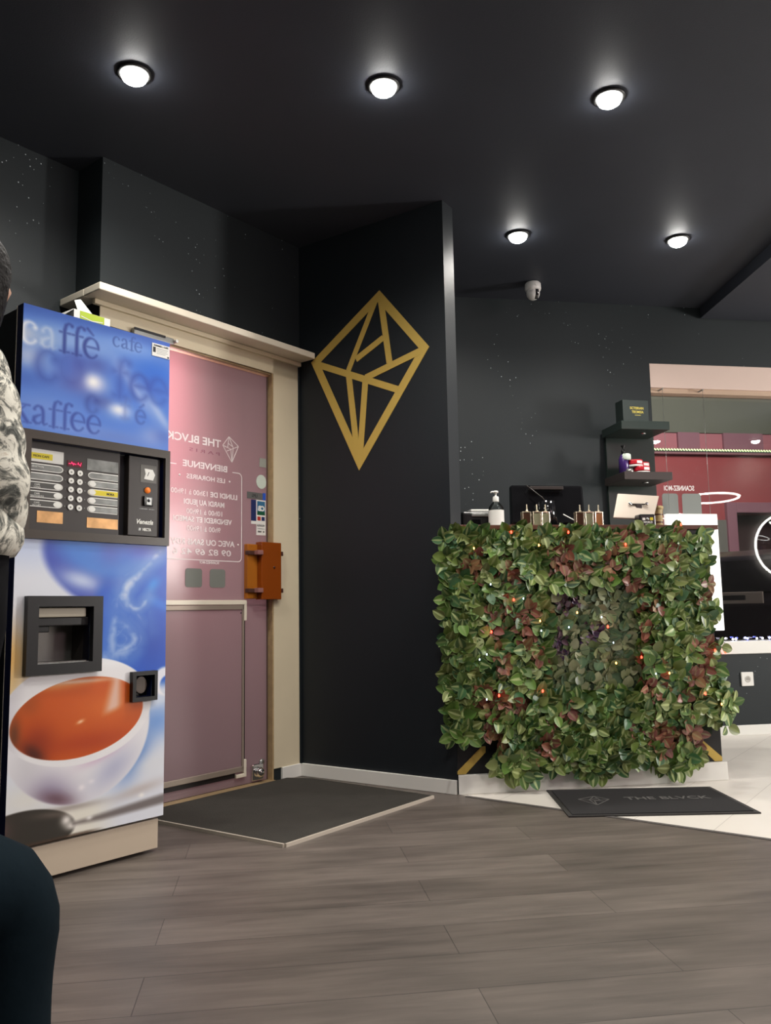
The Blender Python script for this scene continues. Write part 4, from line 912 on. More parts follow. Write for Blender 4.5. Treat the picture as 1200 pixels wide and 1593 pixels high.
redc = [(random.uniform(.05, 1.3), random.uniform(.2, 1.15), random.uniform(.03, .07)) for _ in range(44)] + [(.10, 1.0, .06), (.24, .99, .05), (.22, .82, .05), (.1, .40, .06), (1.25, .9, .06), (1.2, .62, .06), (1.0, .2, .07), (1.1, .2, .05), (.95, .83, .05)]
for layer, (yy, keep) in enumerate(((-.030, 1.0), (-.058, .80))):
    for i in range(nx + 1):
        for j in range(nz + 1):
            x = -.025 + i * step + random.uniform(-.02, .02) + (j % 2) * step / 2; z = .09 + j * step + random.uniform(-.02, .02)
            if x > 1.235 + .075 * ss(.75, .30, np.float64(z)) or z > 1.165 or random.random() > keep: continue
            low = .165 + .03 * math.sin(x * 17) if .17 < x < 1.16 else (.26 if x < .17 else .30)
            if z < (low - (.07 if .17 < x < 1.16 else 0)): continue
            if layer and (x < .0 or x > 1.30): continue
            if RX0 - .01 < x < RX1 + .01 and RZ0 - .005 < z < RZ1 + .005: continue
            kd = 'r' if any((x - a) ** 2 + (z - b) ** 2 < c * c for a, b, c in redc) and random.random() < .8 else 'g'
            cluster(x, z, yy + random.uniform(-.014, .010), kd)
for i in range(int((RX1 - RX0) / .036) + 1):
    for j in range(int((RZ1 - RZ0) / .036) + 1):
        x = RX0 + .01 + i * .036 + random.uniform(-.016, .016); z = RZ0 + .01 + j * .036 + random.uniform(-.016, .016)
        cluster(x, z, -.016 + random.uniform(-.008, .004), 'p' if (abs(x - .49) < .03 and .55 < z < .72) or (abs(x - .66) < .045 and abs(z - .70) < .03) or (abs(x - .56) < .05 and abs(z - .85) < .04) else 'o', True)
for x, z in ((-.03, 1.06), (-.035, .68), (-.02, .88), (-.03, .45), (1.27, .80), (1.29, .62), (1.34, .36), (1.31, .25), (.02, 1.17), (.12, 1.17), (.31, 1.18), (.50, 1.17), (.86, 1.17), (.93, 1.18), (1.10, 1.17)):
    cluster(x, z, -.045, 'g')
tag(build_leaves('green_leaves', green, fo), kind='stuff'); tag(build_leaves('red_leaves', red, fo), kind='stuff')
tag(build_leaves('round_leaves', olive, fo), 'dusty olive round leaves in the recessed middle', kind='stuff')
tag(build_leaves('purple_leaves', purple, fo), kind='stuff'); tag(stems.build('stems', M['stem'], fo), kind='stuff')

# string of coloured bulbs among the leaves
sl = tag(empty('string_lights', FC), 'string of red, amber and cool white fairy lights woven through the leaf wall', 'fairy lights')
BL = [(.258, 1.167, 'b_red'), (.533, 1.166, 'b_red'), (.388, 1.107, 'b_warm'), (.08, 1.094, 'b_warm'), (.153, .931, 'b_cool'), (.259, .86, 'b_red'), (.149, .718, 'b_red'), (.38, .763, 'b_warm'), (.461, .784, 'b_red'), (.572, .797, 'b_warm'),
      (.69, .774, 'b_cool'), (.719, .73, 'b_red'), (.812, 1.109, 'b_red'), (.751, .563, 'b_warm'), (.878, .586, 'b_red'), (.995, .512, 'b_warm'), (.379, .451, 'b_red'), (.118, .423, 'b_cool'), (1.169, .413, 'b_red'), (1.231, .609, 'b_red'),
      (1.247, .363, 'b_warm'), (.091, .598, 'b_cool'), (.175, .438, 'b_red'), (1.097, 1.202, 'b_red'), (.985, 1.144, 'b_cool'), (.743, .656, 'b_cool'), (.305, .865, 'b_cool'), (.125, .62, 'b_cool'), (.529, .731, 'b_cool'), (.384, .719, 'b_cool'), (.928, .511, 'b_cool'), (.461, .442, 'b_cool')]
pth = []
for i, (x, z, m) in enumerate(BL):
    y = -.105 if not (RX0 < x < RX1 and RZ0 < z < RZ1) else -.072
    s_ = {'b_red': .0042, 'b_warm': .0034, 'b_cool': .0023}[m]
    b_ = MB().lathe([(.0005, s_ * 1.6), (s_ * .8, s_), (s_, 0), (s_ * .8, -s_), (.002, -s_ * 1.5)], 10, (x, y, z)).build('bulb', M[m], sl)
order = sorted(range(len(BL)), key=lambda i: (round(BL[i][1] / .2), BL[i][0] * (1 if int(round(BL[i][1] / .2)) % 2 else -1)))
for i in order: pth.append((BL[i][0], -.098 if not (RX0 < BL[i][0] < RX1 and RZ0 < BL[i][1] < RZ1) else -.066, BL[i][1] - .006))
pp = []
for a, b in zip(pth[:-1], pth[1:]):
    a = Vector(a); b = Vector(b)
    for k in range(4):
        t = k / 4; p = a.lerp(b, t); p.z -= .03 * math.sin(math.pi * t); p.y += .045 * math.sin(math.pi * t); pp.append(p)
MB().tube(pp, .0011, 4).build('wire', M['wire'], sl)

# ------------------------------------------------------------------ things on the counter (z = 1.21)
CZ = 1.2105
p_ = tag(empty('receipt_printer', FC, (.183, .27, CZ)), 'black receipt printer with white paper on the counter, left of the pump bottle', 'printer')
MB().box(-.078, .082, -.09, .09, 0, .085).build('printer_body', M['black'], p_, bevel=.012, seg=3)
MB().box(-.030, .082, -.096, -.088, .060, .076).build('front_bar', M['silver'], p_, bevel=.003)
MB().box(-.030, .075, -.080, .02, .086, .098).build('paper', M['paper'], p_, bevel=.003)
MB().add([(-.028, -.094, .046), (.022, -.094, .046), (.034, -.094, .010), (-.045, -.094, .010), (-.028, -.09, .046), (.022, -.09, .046), (.034, -.09, .010), (-.045, -.09, .010)], [(3, 2, 1, 0), (4, 5, 6, 7), (0, 1, 5, 4), (2, 3, 7, 6), (1, 2, 6, 5), (3, 0, 4, 7)]).build('paper_slot', M['gblack'], p_)
s_ = tag(empty('pump_bottle', FC, (.257, .11, CZ)), 'clear pump bottle of hand gel with a white label on the counter', 'bottle')
MB().lathe([(.033, 0), (.037, .004), (.037, .085), (.034, .100), (.020, .118), (.012, .124), (.012, .128)], 24).build('bottle_body', M['cglass'], s_)
MB().lathe([(.031, .002), (.0345, .006), (.0345, .070), (.033, .080)], 24).build('gel', mat('clear_gel', (.35, .38, .38), .15), s_)
MB().lathe([(.0376, .004), (.0376, .082)], 24, cap=False).build('label_wrap', M['paper'], s_)
MB().lathe([(.0145, .124), (.0150, .126), (.0150, .146), (.012, .150), (.005, .152), (.005, .166), (.013, .168), (.013, .176), (.006, .178)], 18).build('pump', M['white'], s_)
MB().tube([(0, 0, .171), (-.022, -.012, .172), (-.03, -.016, .166)], .0035, 8).build('spout', M['white'], s_)
# till screen seen from behind
po = tag(empty('till_screen', FC, (.60, .30, CZ)), 'glossy black till screen seen from behind on the counter', 'screen')
MB().add([(-.205, -.01, .035), (.19, -.01, .035), (.205, .04, .245), (-.190, .04, .245), (-.205, .035, .030), (.19, .035, .030), (.205, .075, .240), (-.190, .075, .240)][:8], [(0, 1, 2, 3), (7, 6, 5, 4), (0, 3, 7, 4), (1, 0, 4, 5), (2, 1, 5, 6), (3, 2, 6, 7)]).build('screen_back', M['gblack'], po, bevel=.012, seg=3)
MB().box(-.10, .08, -.005, .03, .215, .232).build('rear_vent', M['panel'], po, bevel=.002)
MB().lathe([(.055, .02), (.045, .10), (.042, .15)], 24, (-.02, -.02, 0)).build('neck', M['gblack'], po)
MB().box(-.13, .11, -.10, .11, 0, .022).build('base', M['gblack'], po, bevel=.006)
MB().tube([(-.12, -.005, .235), (-.05, -.035, .17), (0, -.05, .10)], .003, 6).build('cable', M['panel'], po)
MB().tube([(.05, -.06, .08), (.12, -.10, .03), (.15, -.09, .008)], .0032, 6).build('cable', M['paper'], po)
# perfume bottles
def perfume(loc, m, label, rot=0):
    e = tag(empty('perfume_bottle', FC, loc, rot), label, 'perfume bottle', 'small square perfume bottles lined up on the counter')
    MB().box(-.017, .017, -.012, .012, .006, .068).build('liquid', M[m], e)
    mb = MB()
    for x in (-.019, .019):
        for y in (-.014, .014): mb.box(x - .0022, x + .0022, y - .002, y + .002, 0, .076)
    mb.box(-.020, .020, -.015, .015, 0, .004); mb.box(-.020, .020, -.015, .015, .072, .077); mb.build('glass_edges', M['gold_met'], e, bevel=.0008)
    MB().lathe([(.0065, .077), (.0065, .084), (.0035, .086), (.0035, .112), (.0015, .113)], 12, (.006, 0, 0)).build('sprayer', M['gold_met'], e)
    return e
for i, (x, m, lb) in enumerate([(.408, 'liquid3', 'leftmost dark filled square perfume bottle on the counter, in front of the till screen'), (.459, 'liquid2', 'pale filled square perfume bottle, middle one of the left trio on the counter'), (.503, 'liquid2', 'pale yellow square perfume bottle, right one of the left trio on the counter'),
                                (.681, 'liquid3', 'dark square perfume bottle, left one of the right trio on the counter'), (.728, 'liquid2', 'pale square perfume bottle, middle one of the right trio on the counter'), (.778, 'liquid', 'amber square perfume bottle, rightmost of all six on the counter')]):
    perfume((x, .115, CZ), m, lb, R(3 * ((i * 7) % 3 - 1)))
# tablet on stand
tb = tag(empty('tablet_stand', FC, (1.045, .24, CZ)), 'silver tablet on a tilted stand at the right of the counter, seen from behind', 'tablet')
tp = MB(); tp.add([(-.165, -.085, .055), (.055, -.075, .045), (.150, .03, .182), (-.085, .02, .192), (-.165, -.078, .050), (.055, -.068, .040), (.150, .038, .178), (-.085, .028, .188)], [(0, 1, 2, 3), (7, 6, 5, 4), (0, 3, 7, 4), (1, 0, 4, 5), (2, 1, 5, 6), (3, 2, 6, 7)])
tp.build('tablet', M['tablet'], tb, bevel=.004)
MB().box(-.045, .045, -.030, -.022, .125, .133).box(-.014, .018, -.034, -.024, .075, .13).build('stand_arm', M['panel'], tb, bevel=.002)
for x in (-.045, .045): MB().lathe([(.008, -.036), (.010, -.030), (.008, -.022)], 14, (x, 0, .130), 'Y').build('stand_knob', M['chrome'], tb)
MB().box(-.06, .06, -.02, .08, 0, .012).box(-.012, .016, -.02, -.008, .012, .08).build('stand_base', M['panel'], tb, bevel=.003)
cb = tag(empty('card_terminal', FC, (1.035, .125, CZ)), 'small black payment terminal with coloured stickers standing under the tablet', 'card terminal')
MB().box(-.045, .042, -.03, .03, 0, .065).build('terminal_body', M['black'], cb, bevel=.008)
MB().box(.010, .026, -.0312, -.030, .034, .048).build('yellow_sticker', M['yellow'], cb); MB().box(-.030, -.016, -.0312, -.030, .034, .046).build('white_sticker', M['paper'], cb); MB().cyl(.008, -.0312, -.030, 12, (-.003, 0, .040), 'Y').build('grey_sticker', M['silver'], cb)
text('terminal_text', 'WORLD\nLINE', .013, M['paper'], cb, (-.002, -.0312, .020), bold=.0003)
tm = tag(empty('paper_cup', FC, (1.192, .30, CZ)), 'tall tan patterned cup behind the tablet on the counter', 'cup')
MB().lathe([(.026, 0), (.028, .03), (.029, .10), (.032, .118), (.031, .124), (.028, .126)], 22).build('cup_body', M['tumbler'], tm)
MB().lathe([(.0328, .112), (.034, .118), (.034, .126), (.030, .130)], 22).build('cup_lid', M['tumbler'], tm)
for z in (.04, .08): MB().lathe([(.0285, z), (.0298, z + .004), (.0292, z + .008)], 22, cap=False).build('cup_band', M['brown'], tm)

# ------------------------------------------------------------------ wall shelf unit
sh = tag(empty('wall_shelf', FW, (-.60, -.02, 0)), 'black wall shelf unit with two shelves beside the window', 'shelf')
MB().box(-.140, .190, -.003, .018, 1.0, 1.955).build('back_panel', M['shelf'], sh, bevel=.002)
MB().box(-.165, .150, -.285, -.003, 1.893, 1.945).build('shelf_board', M['shelf'], sh, bevel=.002)
MB().box(-.162, .150, -.285, -.003, 1.583, 1.631).build('shelf_board', mat('warm_lit_board', (.045, .036, .034), .4), sh, bevel=.002)  # brown in the colour imitates light reflected onto the lower shelf
for z in (1.889, 1.579):
    MB().lathe([(.020, z), (.020, z + .004)], 16, (.03, -.17, 0)).build('puck_light', M['chrome'], sh)
b_ = tag(empty('gift_box', FW, (-.645, -.22, 1.9455), R(4)), 'dark green gift box with gold lettering on the top shelf', 'box')
MB().box(-.090, .085, -.04, .05, 0, .140).build('box_body', M['blackbox'], b_, bevel=.0015)
text('box_lettering', 'SCTISRAN', .022, M['goldprint'], b_, (.005, -.0408, .082), bold=.0005, width=.092); text('box_lettering', 'TEOMSIA', .022, M['goldprint'], b_, (.010, -.0408, .058), bold=.0005, width=.080)
MB().box(-.01, .03, -.041, -.0403, .044, .047).build('box_line', M['goldprint'], b_)
v_ = tag(empty('spray_bottle', FW, (-.712, -.20, 1.6315)), 'purple and clear spray bottle on the lower shelf', 'bottle')
MB().lathe([(.022, 0), (.030, .006), (.031, .09), (.022, .115), (.012, .125)], 20).build('bottle_body', M['purple'], v_)
MB().lathe([(.026, .085), (.028, .092), (.028, .118), (.020, .125)], 20, (.012, -.014, 0)).build('label_disc', M['palegreen'], v_)
MB().lathe([(.013, .125), (.013, .150), (.006, .155), (.006, .17), (.014, .172), (.012, .18)], 16).build('spray_head', M['black'], v_)
MB().lathe([(.020, -.0), (.026, .012), (.020, .028)], 20, (.02, -.03, 0)).build('lower_cap', M['steel'], v_)
def tin(loc, label):
    e = tag(empty('pomade_tin', FW, loc), label, 'tin', 'red round tins stacked on the lower shelf')
    MB().lathe([(.046, 0), (.048, .002), (.048, .012), (.047, .013)], 28).build('tin_base', M['paper'], e)
    MB().lathe([(.0485, .012), (.0485, .040), (.046, .043)], 28).build('tin_lid', M['redtin'], e)
    MB().lathe([(.0487, .018), (.0487, .036)], 28, cap=False).build('tin_label', M['redtin'], e)
    o_ = MB(); n = 6
    vs = []; fs = []
    for k in range(n + 1):
        a = R(-100 + 50 * k / n); vs += [(.0491 * math.cos(a), .0491 * math.sin(a), .018), (.0491 * math.cos(a), .0491 * math.sin(a), .035)]
    for k in range(n): fs.append((2 * k, 2 * k + 2, 2 * k + 3, 2 * k + 1))
    o_.add(vs, fs).build('white_label', M['paper'], e); return e
tin((-.605, -.22, 1.6315), 'red and white tin at the bottom of the stack on the lower shelf')
tin((-.640, -.20, 1.6755), 'red tin on top of the other tin beside the purple bottle')
tin((-.555, -.12, 1.6315), 'red tin at the back right of the lower shelf, behind the stacked pair')
tin((-.555, -.12, 1.6755), 'upper red tin at the back right of the lower shelf')

# ------------------------------------------------------------------ window
wn = tag(empty('window_1', FW), kind='structure')
MB().box(WS, 6.0, .085, .095, .588, 2.225).build('pane', M['glass'], wn)
MB().box(WS, 6.0, -.012, .20, .507, .588).build('sill', M['white'], wn, bevel=.004)
MB().box(WS, 6.0, .0, .10, 2.245, 2.407).build('shutter_box', M['pinkwhite'], wn, bevel=.003)
MB().box(WS, 6.0, .012, .10, 2.212, 2.245).build('shutter_guide', mat('tan_guide', (.52, .37, .27), .5), wn, bevel=.002)
text('lettering', 'SCANNEZ-MOI', .046, M['vinyl'], wn, (-.194, .083, 1.575), True, bold=.001, width=.215)
for x0, x1 in ((-.318, -.205), (-.177, -.041)):
    MB().quadxz(rrect(x0, x1, 1.40, 1.555, .018)[::-1], .0835, .0848).build('square_sticker', mat('grey_sticker_film', (.22, .235, .22), .6), wn)
MB().box(-.395, 4, .080, .084, 1.836, 1.842).build('cable', M['ink'], wn)
# bulbs on the sill
s2_ = tag(empty('sill_lights', FW), 'white and blue fairy lights lying along the white window sill', 'fairy lights')
pts = []
for i in range(26):
    x = .02 + i * .045 + random.uniform(-.012, .012); z = .592 + random.uniform(0, .010); y = random.uniform(-.005, .035)
    m = 'b_blue' if i in (3, 4, 7, 11, 15, 20) else 'b_white'
    MB().lathe([(.0005, .008), (.005, .005), (.006, 0), (.004, -.004)], 10, (x, y, z + .006)).build('bulb', M[m], s2_)
    pts += [(x, y, z), (x + .02, y + random.uniform(-.01, .01), .591)]
MB().tube(pts, .0013, 4).build('wire', M['wire'], s2_)
MB().lathe([(.0005, .010), (.007, .006), (.008, 0), (.005, -.006)], 10, (-.008, -.03, .52)).build('bulb', M['b_red'], s2_)
MB().tube([(-.008, -.03, .522), (-.004, -.02, .575), (.02, .0, .592)], .0013, 4).build('wire', M['wire'], s2_)
# white back of a poster panel in the window, its material emits a little
pp_ = tag(empty('poster_panel', FW, (0, 0, 0)), 'bright white panel hanging in the window behind the leafy counter', 'light panel')
MB().box(-.375, -.020, -.060, -.030, .660, 1.402).build('panel', M['screenwhite'], pp_, bevel=.003)
for x in (-.34, -.055): MB().cyl(.0015, 1.40, 2.225, 6, (x, -.04, 0)).box(x - .004, x + .004, -.045, .012, 2.222, 2.23).build('hanging_wire', M['silver'], pp_)
# socket
so = tag(empty('wall_socket', FW, (.148, 0, .348)), 'white single power socket on the black wall under the window', 'power socket')
MB().box(-.042, .042, -.012, -.0005, -.044, .044).build('plate', M['white'], so, bevel=.005)
MB().lathe([(.021, -.0125), (.021, -.0135), (.018, -.0128)], 22, (0, 0, 0), 'Y').build('socket_well', mat('socket_grey', (.5, .48, .44), .5), so)
for x, z in ((-.007, 0), (.007, 0)): MB().cyl(.003, -.0145, -.013, 8, (x, 0, z), 'Y').build('pin_hole', M['ink'], so)
MB().cyl(.0022, -.020, -.013, 8, (0, 0, .010), 'Y').build('earth_pin', M['chrome'], so)

# ------------------------------------------------------------------ ceiling camera
cc_ = tag(empty('security_camera', FW, (-1.285, -.28, CEIL)), 'small white dome security camera hanging under the black ceiling', 'security camera')
MB().lathe([(.046, -.052), (.050, -.040), (.048, -.010), (.040, -.0005)], 26).build('housing', M['cctv'], cc_)
ball = [(max(.001, .041 * math.sin(R(a))), -.070 - .041 * math.cos(R(a))) for a in range(0, 181, 15)]
MB().lathe(ball, 26, cap=False).build('ball', M['cctv'], cc_)
rb = []
for a in range(-70, 71, 10):
    t = R(a); d = Vector((.28 , -math.cos(t), math.sin(t) * 1.0)).normalized() * .0415; rb.append((d.x, d.y, d.z - .070))
MB().tube(rb, [(.011, .002)] * len(rb), 8).build('lens_band', M['gblack'], cc_)
MB().lathe([(.006, -.046), (.006, -.043)], 12, (.014, 0, -.075), 'Y').build('lens', M['chrome'], cc_)
MB().cyl(.003, -.0515, -.0485, 8, (.0, 0, -.030), 'Y').build('status_light', M['white'], cc_)

# ------------------------------------------------------------------ downlights
def downlight(x, y, label, visible=True):
    e = tag(empty('ceiling_spotlight', WORLD, (x, y, CEIL)), label, 'ceiling light', 'round recessed ceiling spotlights')
    MB().lathe([(.060, -.0005), (.062, -.008), (.052, -.012), (.046, -.006)], 28).build('rim', M['lens_rim'], e)
    MB().lathe([(.047, -.004), (.047, -.016), (.042, -.027), (.030, -.036), (.015, -.041), (.001, -.042)], 24, cap=False).build('lamp_lens', M['lens'], e)  # dome bulges out to imitate the lamp's round bloom
    l_ = light('SPOT', 'lamp_light', (0, 0, -.060), SPOT_W, (1, .955, .88), .04, parent=e, spot=R(156))
    return e
for x, y, lb in [(-.895, 2.833, 'leftmost ceiling spotlight of the front row, above the coffee machine'), (.021, 2.930, 'ceiling spotlight at the top centre, middle of the front row'), (.902, 3.026, 'ceiling spotlight at the right of the front row of three'),
              (.732, 4.218, 'left ceiling spotlight of the rear pair, above the security camera'), (1.616, 4.306, 'right ceiling spotlight of the rear pair, nearest the window')]:
    downlight(x, y, lb)
for x, y, lb in [(4.377, 2.953, 'ceiling spotlight reflected highest in the window glass'), (4.637, 1.739, 'ceiling spotlight reflected in the window beside the shelf'), (5.847, 2.053, 'ceiling spotlight reflected at the right edge of the window'),
              (-.2, 1.2, 'ceiling spotlight over the waiting area, out of frame'), (.9, 1.3, 'ceiling spotlight over the middle of the grey floor, out of frame'), (2.6, 1.4, 'ceiling spotlight to the right of the grey floor, out of frame'), (.3, -.7, 'ceiling spotlight behind the viewer, out of frame')]:
    downlight(x, y, lb)
# lit ring mirrors on the far wall and a hanging ring lamp, visible as window reflections
def ring(name, m, r, w_, parent, plane='XZ', gap=0):
    n = 48; pts_ = []
    for k in range(n + (0 if gap else 0)):
        a = 2 * math.pi * k / n; pts_.append((r * math.cos(a), 0, r * math.sin(a)) if plane == 'XZ' else (r * math.cos(a), r * math.sin(a), 0))
    return MB().tube(pts_, w_, 8, closed=True).build(name, m, parent)
for x, y, z, lb in ((6.31, 1.95, 1.524, 'round lit mirror seen as a bright arc at the right edge of the window'), (5.094, 1.516, 1.544, 'round mirror with lit rim seen in the window beside the white panel')):
    e = tag(empty('ring_mirror', FMI, tuple(FMI.m.inverted() @ Vector((x, y, z)))), lb, 'mirror', 'round lit mirrors')
    v = FMI.m.inverted() @ Vector((x, y, 0)); e.location = FMI.w(v.x, .04, z)
    MB().cyl(.385, -.03, .012, 40, (0, 0, 0), 'Y').build('mirror_glass', M['mirror'], e); ring('light_ring', M['ring'], .395, .010, e)
e = tag(empty('ring_lamp', WORLD, (5.08, 2.10, 2.06)), 'hanging ring lamp reflected as a bright halo in the window', 'ring lamp'); e.rotation_euler = (R(3), R(2), 0)
ring('light_ring', M['ring'], .31, .011, e, 'XY')
for a in (0, 120, 240): MB().tube([(.31 * math.cos(R(a)), .31 * math.sin(R(a)), 0), (0, 0, .70)], .0015, 5).build('suspension_wire', M['silver'], e)

# ------------------------------------------------------------------ the street outside the window
struct('ground_street', MB().box(-9, 14, .35, 16, -.3, -.12), M['asphalt'], FW)
bd = tag(empty('building', FW, (0, 8, -.12)), 'red rendered building across the street with a mauve framed garage opening', 'building')
MB().box(-4, 5.26, 0, .4, 0, 3.60).box(5.26, 9, 0, .4, 2.50, 3.60).box(9, 14, 0, .4, 0, 3.6).build('wall', M['facade'], bd)
MB().box(-4, 14, .05, .4, 3.60, 3.90).build('frieze', M['facade_pink'], bd)
for x0, x1 in ((4.30, 4.70), (5.15, 5.9), (3.0, 3.6), (6.3, 6.7)): MB().box(x0, x1, .0, .05, 3.60, 3.90).build('frieze_block', M['pil'], bd)
MB().box(-4, 14, -.10, .0, 3.50, 3.60).build('ledge', M['pil'], bd, bevel=.01)
MB().box(-4, 14, .02, .4, 3.90, 6.5).build('reflection_band', M['reflection_grey'], bd)  # grey-green band stands in for a ceiling reflection in the window glass
MB().box(5.08, 5.26, -.08, .05, 0, 2.68).box(5.26, 9.0, -.08, .05, 2.50, 2.68).build('pilaster_frame', M['pil'], bd, bevel=.01)
MB().box(5.26, 9, .30, .4, 0, 2.50).build('garage_door', M['garage'], bd)
MB().box(4.92, 5.08, -.03, 0, .9, 2.38).build('wall_panel', M['vinyl_back'], bd)
rl_ = tag(empty('rope_light', FW, (0, 7.86, 3.44)), 'pale green light rope strung along the ledge of the red building', 'light rope')
mb = MB()
for i in range(90):
    x = 3.2 + i * .052; mb.tube([(x, 0, .02), (x + .030, -.01, -.015)], .011, 5)
mb.build('light_segments', M['rope'], rl_); MB().tube([(3.15, .03, 0), (8.0, .03, 0)], .012, 6).build('rope_core', M['wire'], rl_)
# parked car, rear three quarter
ca_ = tag(empty('parked_car', WORLD, (3.99, 8.64, -.12), R(-45)), 'dark parked car with red tail light outside the window', 'car')
prof = [(-.85, .30, .80), (-.86, .62, .84), (-.82, .95, .84), (-.74, 1.05, .80), (-.50, 1.42, .66), (-.15, 1.50, .64), (.9, 1.50, .64), (1.5, 1.42, .64), (2.2, 1.02, .78), (3.1, .90, .80), (3.25, .60, .80), (3.2, .30, .76)]
mb = MB(); n = len(prof)
# length runs along local y; half width varies with height
vs = [(-p[2], p[0], p[1]) for p in prof] + [(p[2], p[0], p[1]) for p in prof]
mb.add(vs, [tuple(range(n))[::-1] if 0 else tuple(range(n)), tuple(range(2 * n - 1, n - 1, -1))] + [(i, i + n, (i + 1) % n + n, (i + 1) % n) for i in range(n)], False)
mb.build('car_body', M['carpaint'], ca_, bevel=.05, seg=3)
MB().add([(-.62, -.765, 1.06), (.62, -.765, 1.06), (.52, -.54, 1.38), (-.52, -.54, 1.38), (-.62, -.74, 1.05), (.62, -.74, 1.05), (.52, -.5, 1.37), (-.52, -.5, 1.37)], [(0, 1, 2, 3), (7, 6, 5, 4), (0, 3, 7, 4), (1, 0, 4, 5), (2, 1, 5, 6), (3, 2, 6, 7)]).build('rear_window', M['carglass'], ca_)
MB().box(-.24, .24, -.885, -.858, .95, 1.06).build('number_plate', M['plate'], ca_, bevel=.004)
MB().box(-.15, .08, -.892, -.885, .985, 1.03).build('plate_dark_bar', M['ink'], ca_)  # dark bar across the middle of the plate
for x in (-.72, .60): MB().box(x, x + .14, -.885, -.80, .72, .96).build('tail_light', M['tail'], ca_, bevel=.02)
MB().box(-.45, .45, -.90, -.86, .42, .50).build('bumper_strip', M['chrome'], ca_, bevel=.01)
for x in (-.80, .62):
    for y in (-.25, 2.5): 
        w_ = MB().cyl(.32, x, x + .18, 28, (0, y, .32), 'X').build('wheel', M['tyre'], ca_); MB().cyl(.19, x - .005, x + .185, 20, (0, y, .32), 'X').build('hub_cap', M['silver'], w_)
for x in (-.81, .81): MB().add([(x, -.35, 1.10), (x, 1.9, 1.10), (x * .83, 1.3, 1.40), (x * .83, -.05, 1.40)], [(0, 1, 2, 3)]).build('side_window', M['carglass'], ca_)

# ------------------------------------------------------------------ people at the left edge
def skin_body(name, chain, m, parent, sub=2):
    "chain: list of (name, parent index, co, radius) grown with a Skin modifier"
    me = bpy.data.meshes.new(name); me.from_pydata([c[1] for c in chain], [(c[0], i) for i, c in enumerate(chain) if c[0] is not None], []); me.materials.append(m)
    o_ = bpy.data.objects.new(name, me); COL.objects.link(o_); o_.parent = parent
    md = o_.modifiers.new('skin', 'SKIN'); md.use_smooth_shade = True
    for i, c in enumerate(chain):
        r_ = c[2]; me.skin_vertices[0].data[i].radius = (r_, r_) if not hasattr(r_, '__len__') else r_
        me.skin_vertices[0].data[i].use_root = (i == 0)
    s_ = o_.modifiers.new('sub', 'SUBSURF'); s_.levels = sub; s_.render_levels = sub
    return o_
def hand_pts(base_i, wrist, d, side, start):
    "palm and five short fingers; d = direction, side = sideways"
    d = Vector(d).normalized(); sd = Vector(side).normalized(); w_ = Vector(wrist); out = []
    out.append((base_i, w_ + d * .045, (.030, .016)))           # palm
    pi = start
    idx = start + 1
    for k, L in enumerate((.068, .078, .073, .058)):
        b = w_ + d * .085 + sd * (-.027 + .018 * k); out.append((pi, b, .0095)); out.append((idx, b + d * L * .5 + Vector((0, 0, -.006)), .0085)); out.append((idx + 1, b + d * L * .85 + Vector((0, 0, -.022)), .007)); idx += 3
    b = w_ + d * .03 - sd * .035; out.append((pi, b, .011)); out.append((idx, b + d * .035 - sd * .018, .009)); idx += 2
    return out
def figure(parent, P, m):
    ch = [(None, P['pelvis'], .13), (0, P['waist'], .115), (1, P['chest'], .135), (2, P['neck'], .055), (3, P['jaw'], (.058, .066)), (4, P['skull'], (.074, .088)), (5, P['crown'], (.05, .06))]
    for s_ in ('l', 'r'):
        i = len(ch); ch += [(2, P['sh' + s_], .062), (i, P['el' + s_], .042), (i + 1, P['wr' + s_], .027)]
        ch += hand_pts(i + 2, P['wr' + s_], Vector(P['wr' + s_]) - Vector(P['el' + s_]), P.get('side', (1, 0, 0)), len(ch))
        i = len(ch); ch += [(0, P['hip' + s_], .088), (i, P['kn' + s_], .058), (i + 1, P['an' + s_], .040), (i + 2, P['toe' + s_], .035)]
    return skin_body('body', [(c[0], tuple(c[1]), c[2]) for c in ch], m, parent)
def face(parent, skull, fwd, up=Vector((0, 0, 1))):
    f_ = Vector(fwd).normalized(); s_ = f_.cross(up); c = Vector(skull)
    mb = MB(); b = c + f_ * .088 - up * .045
    mb.lathe([(.001, .014), (.008, .006), (.011, -.010), (.004, -.016)], 10, tuple(b)).build('nose', M['skin'], parent)
    for k in (-1, 1):
        e_ = c + f_ * .080 + s_ * (.031 * k) - up * .022
        MB().lathe([(.001, .009), (.008, .005), (.010, 0), (.008, -.005), (.001, -.009)], 10, tuple(e_)).build('eye', M['paper'], parent)
        ear = c + s_ * (.076 * k) - up * .04 ; MB().tube([tuple(ear + up * .028), tuple(ear + s_ * .006 * k), tuple(ear - up * .028)], [.008, .013, .006], 8).build('ear', M['skin'], parent)
    MB().tube([tuple(c + f_ * .083 - up * .088 - s_ * .02), tuple(c + f_ * .089 - up * .089), tuple(c + f_ * .083 - up * .088 + s_ * .02)], .0045, 6).build('mouth', mat('lips', (.35, .12, .10), .5), parent)
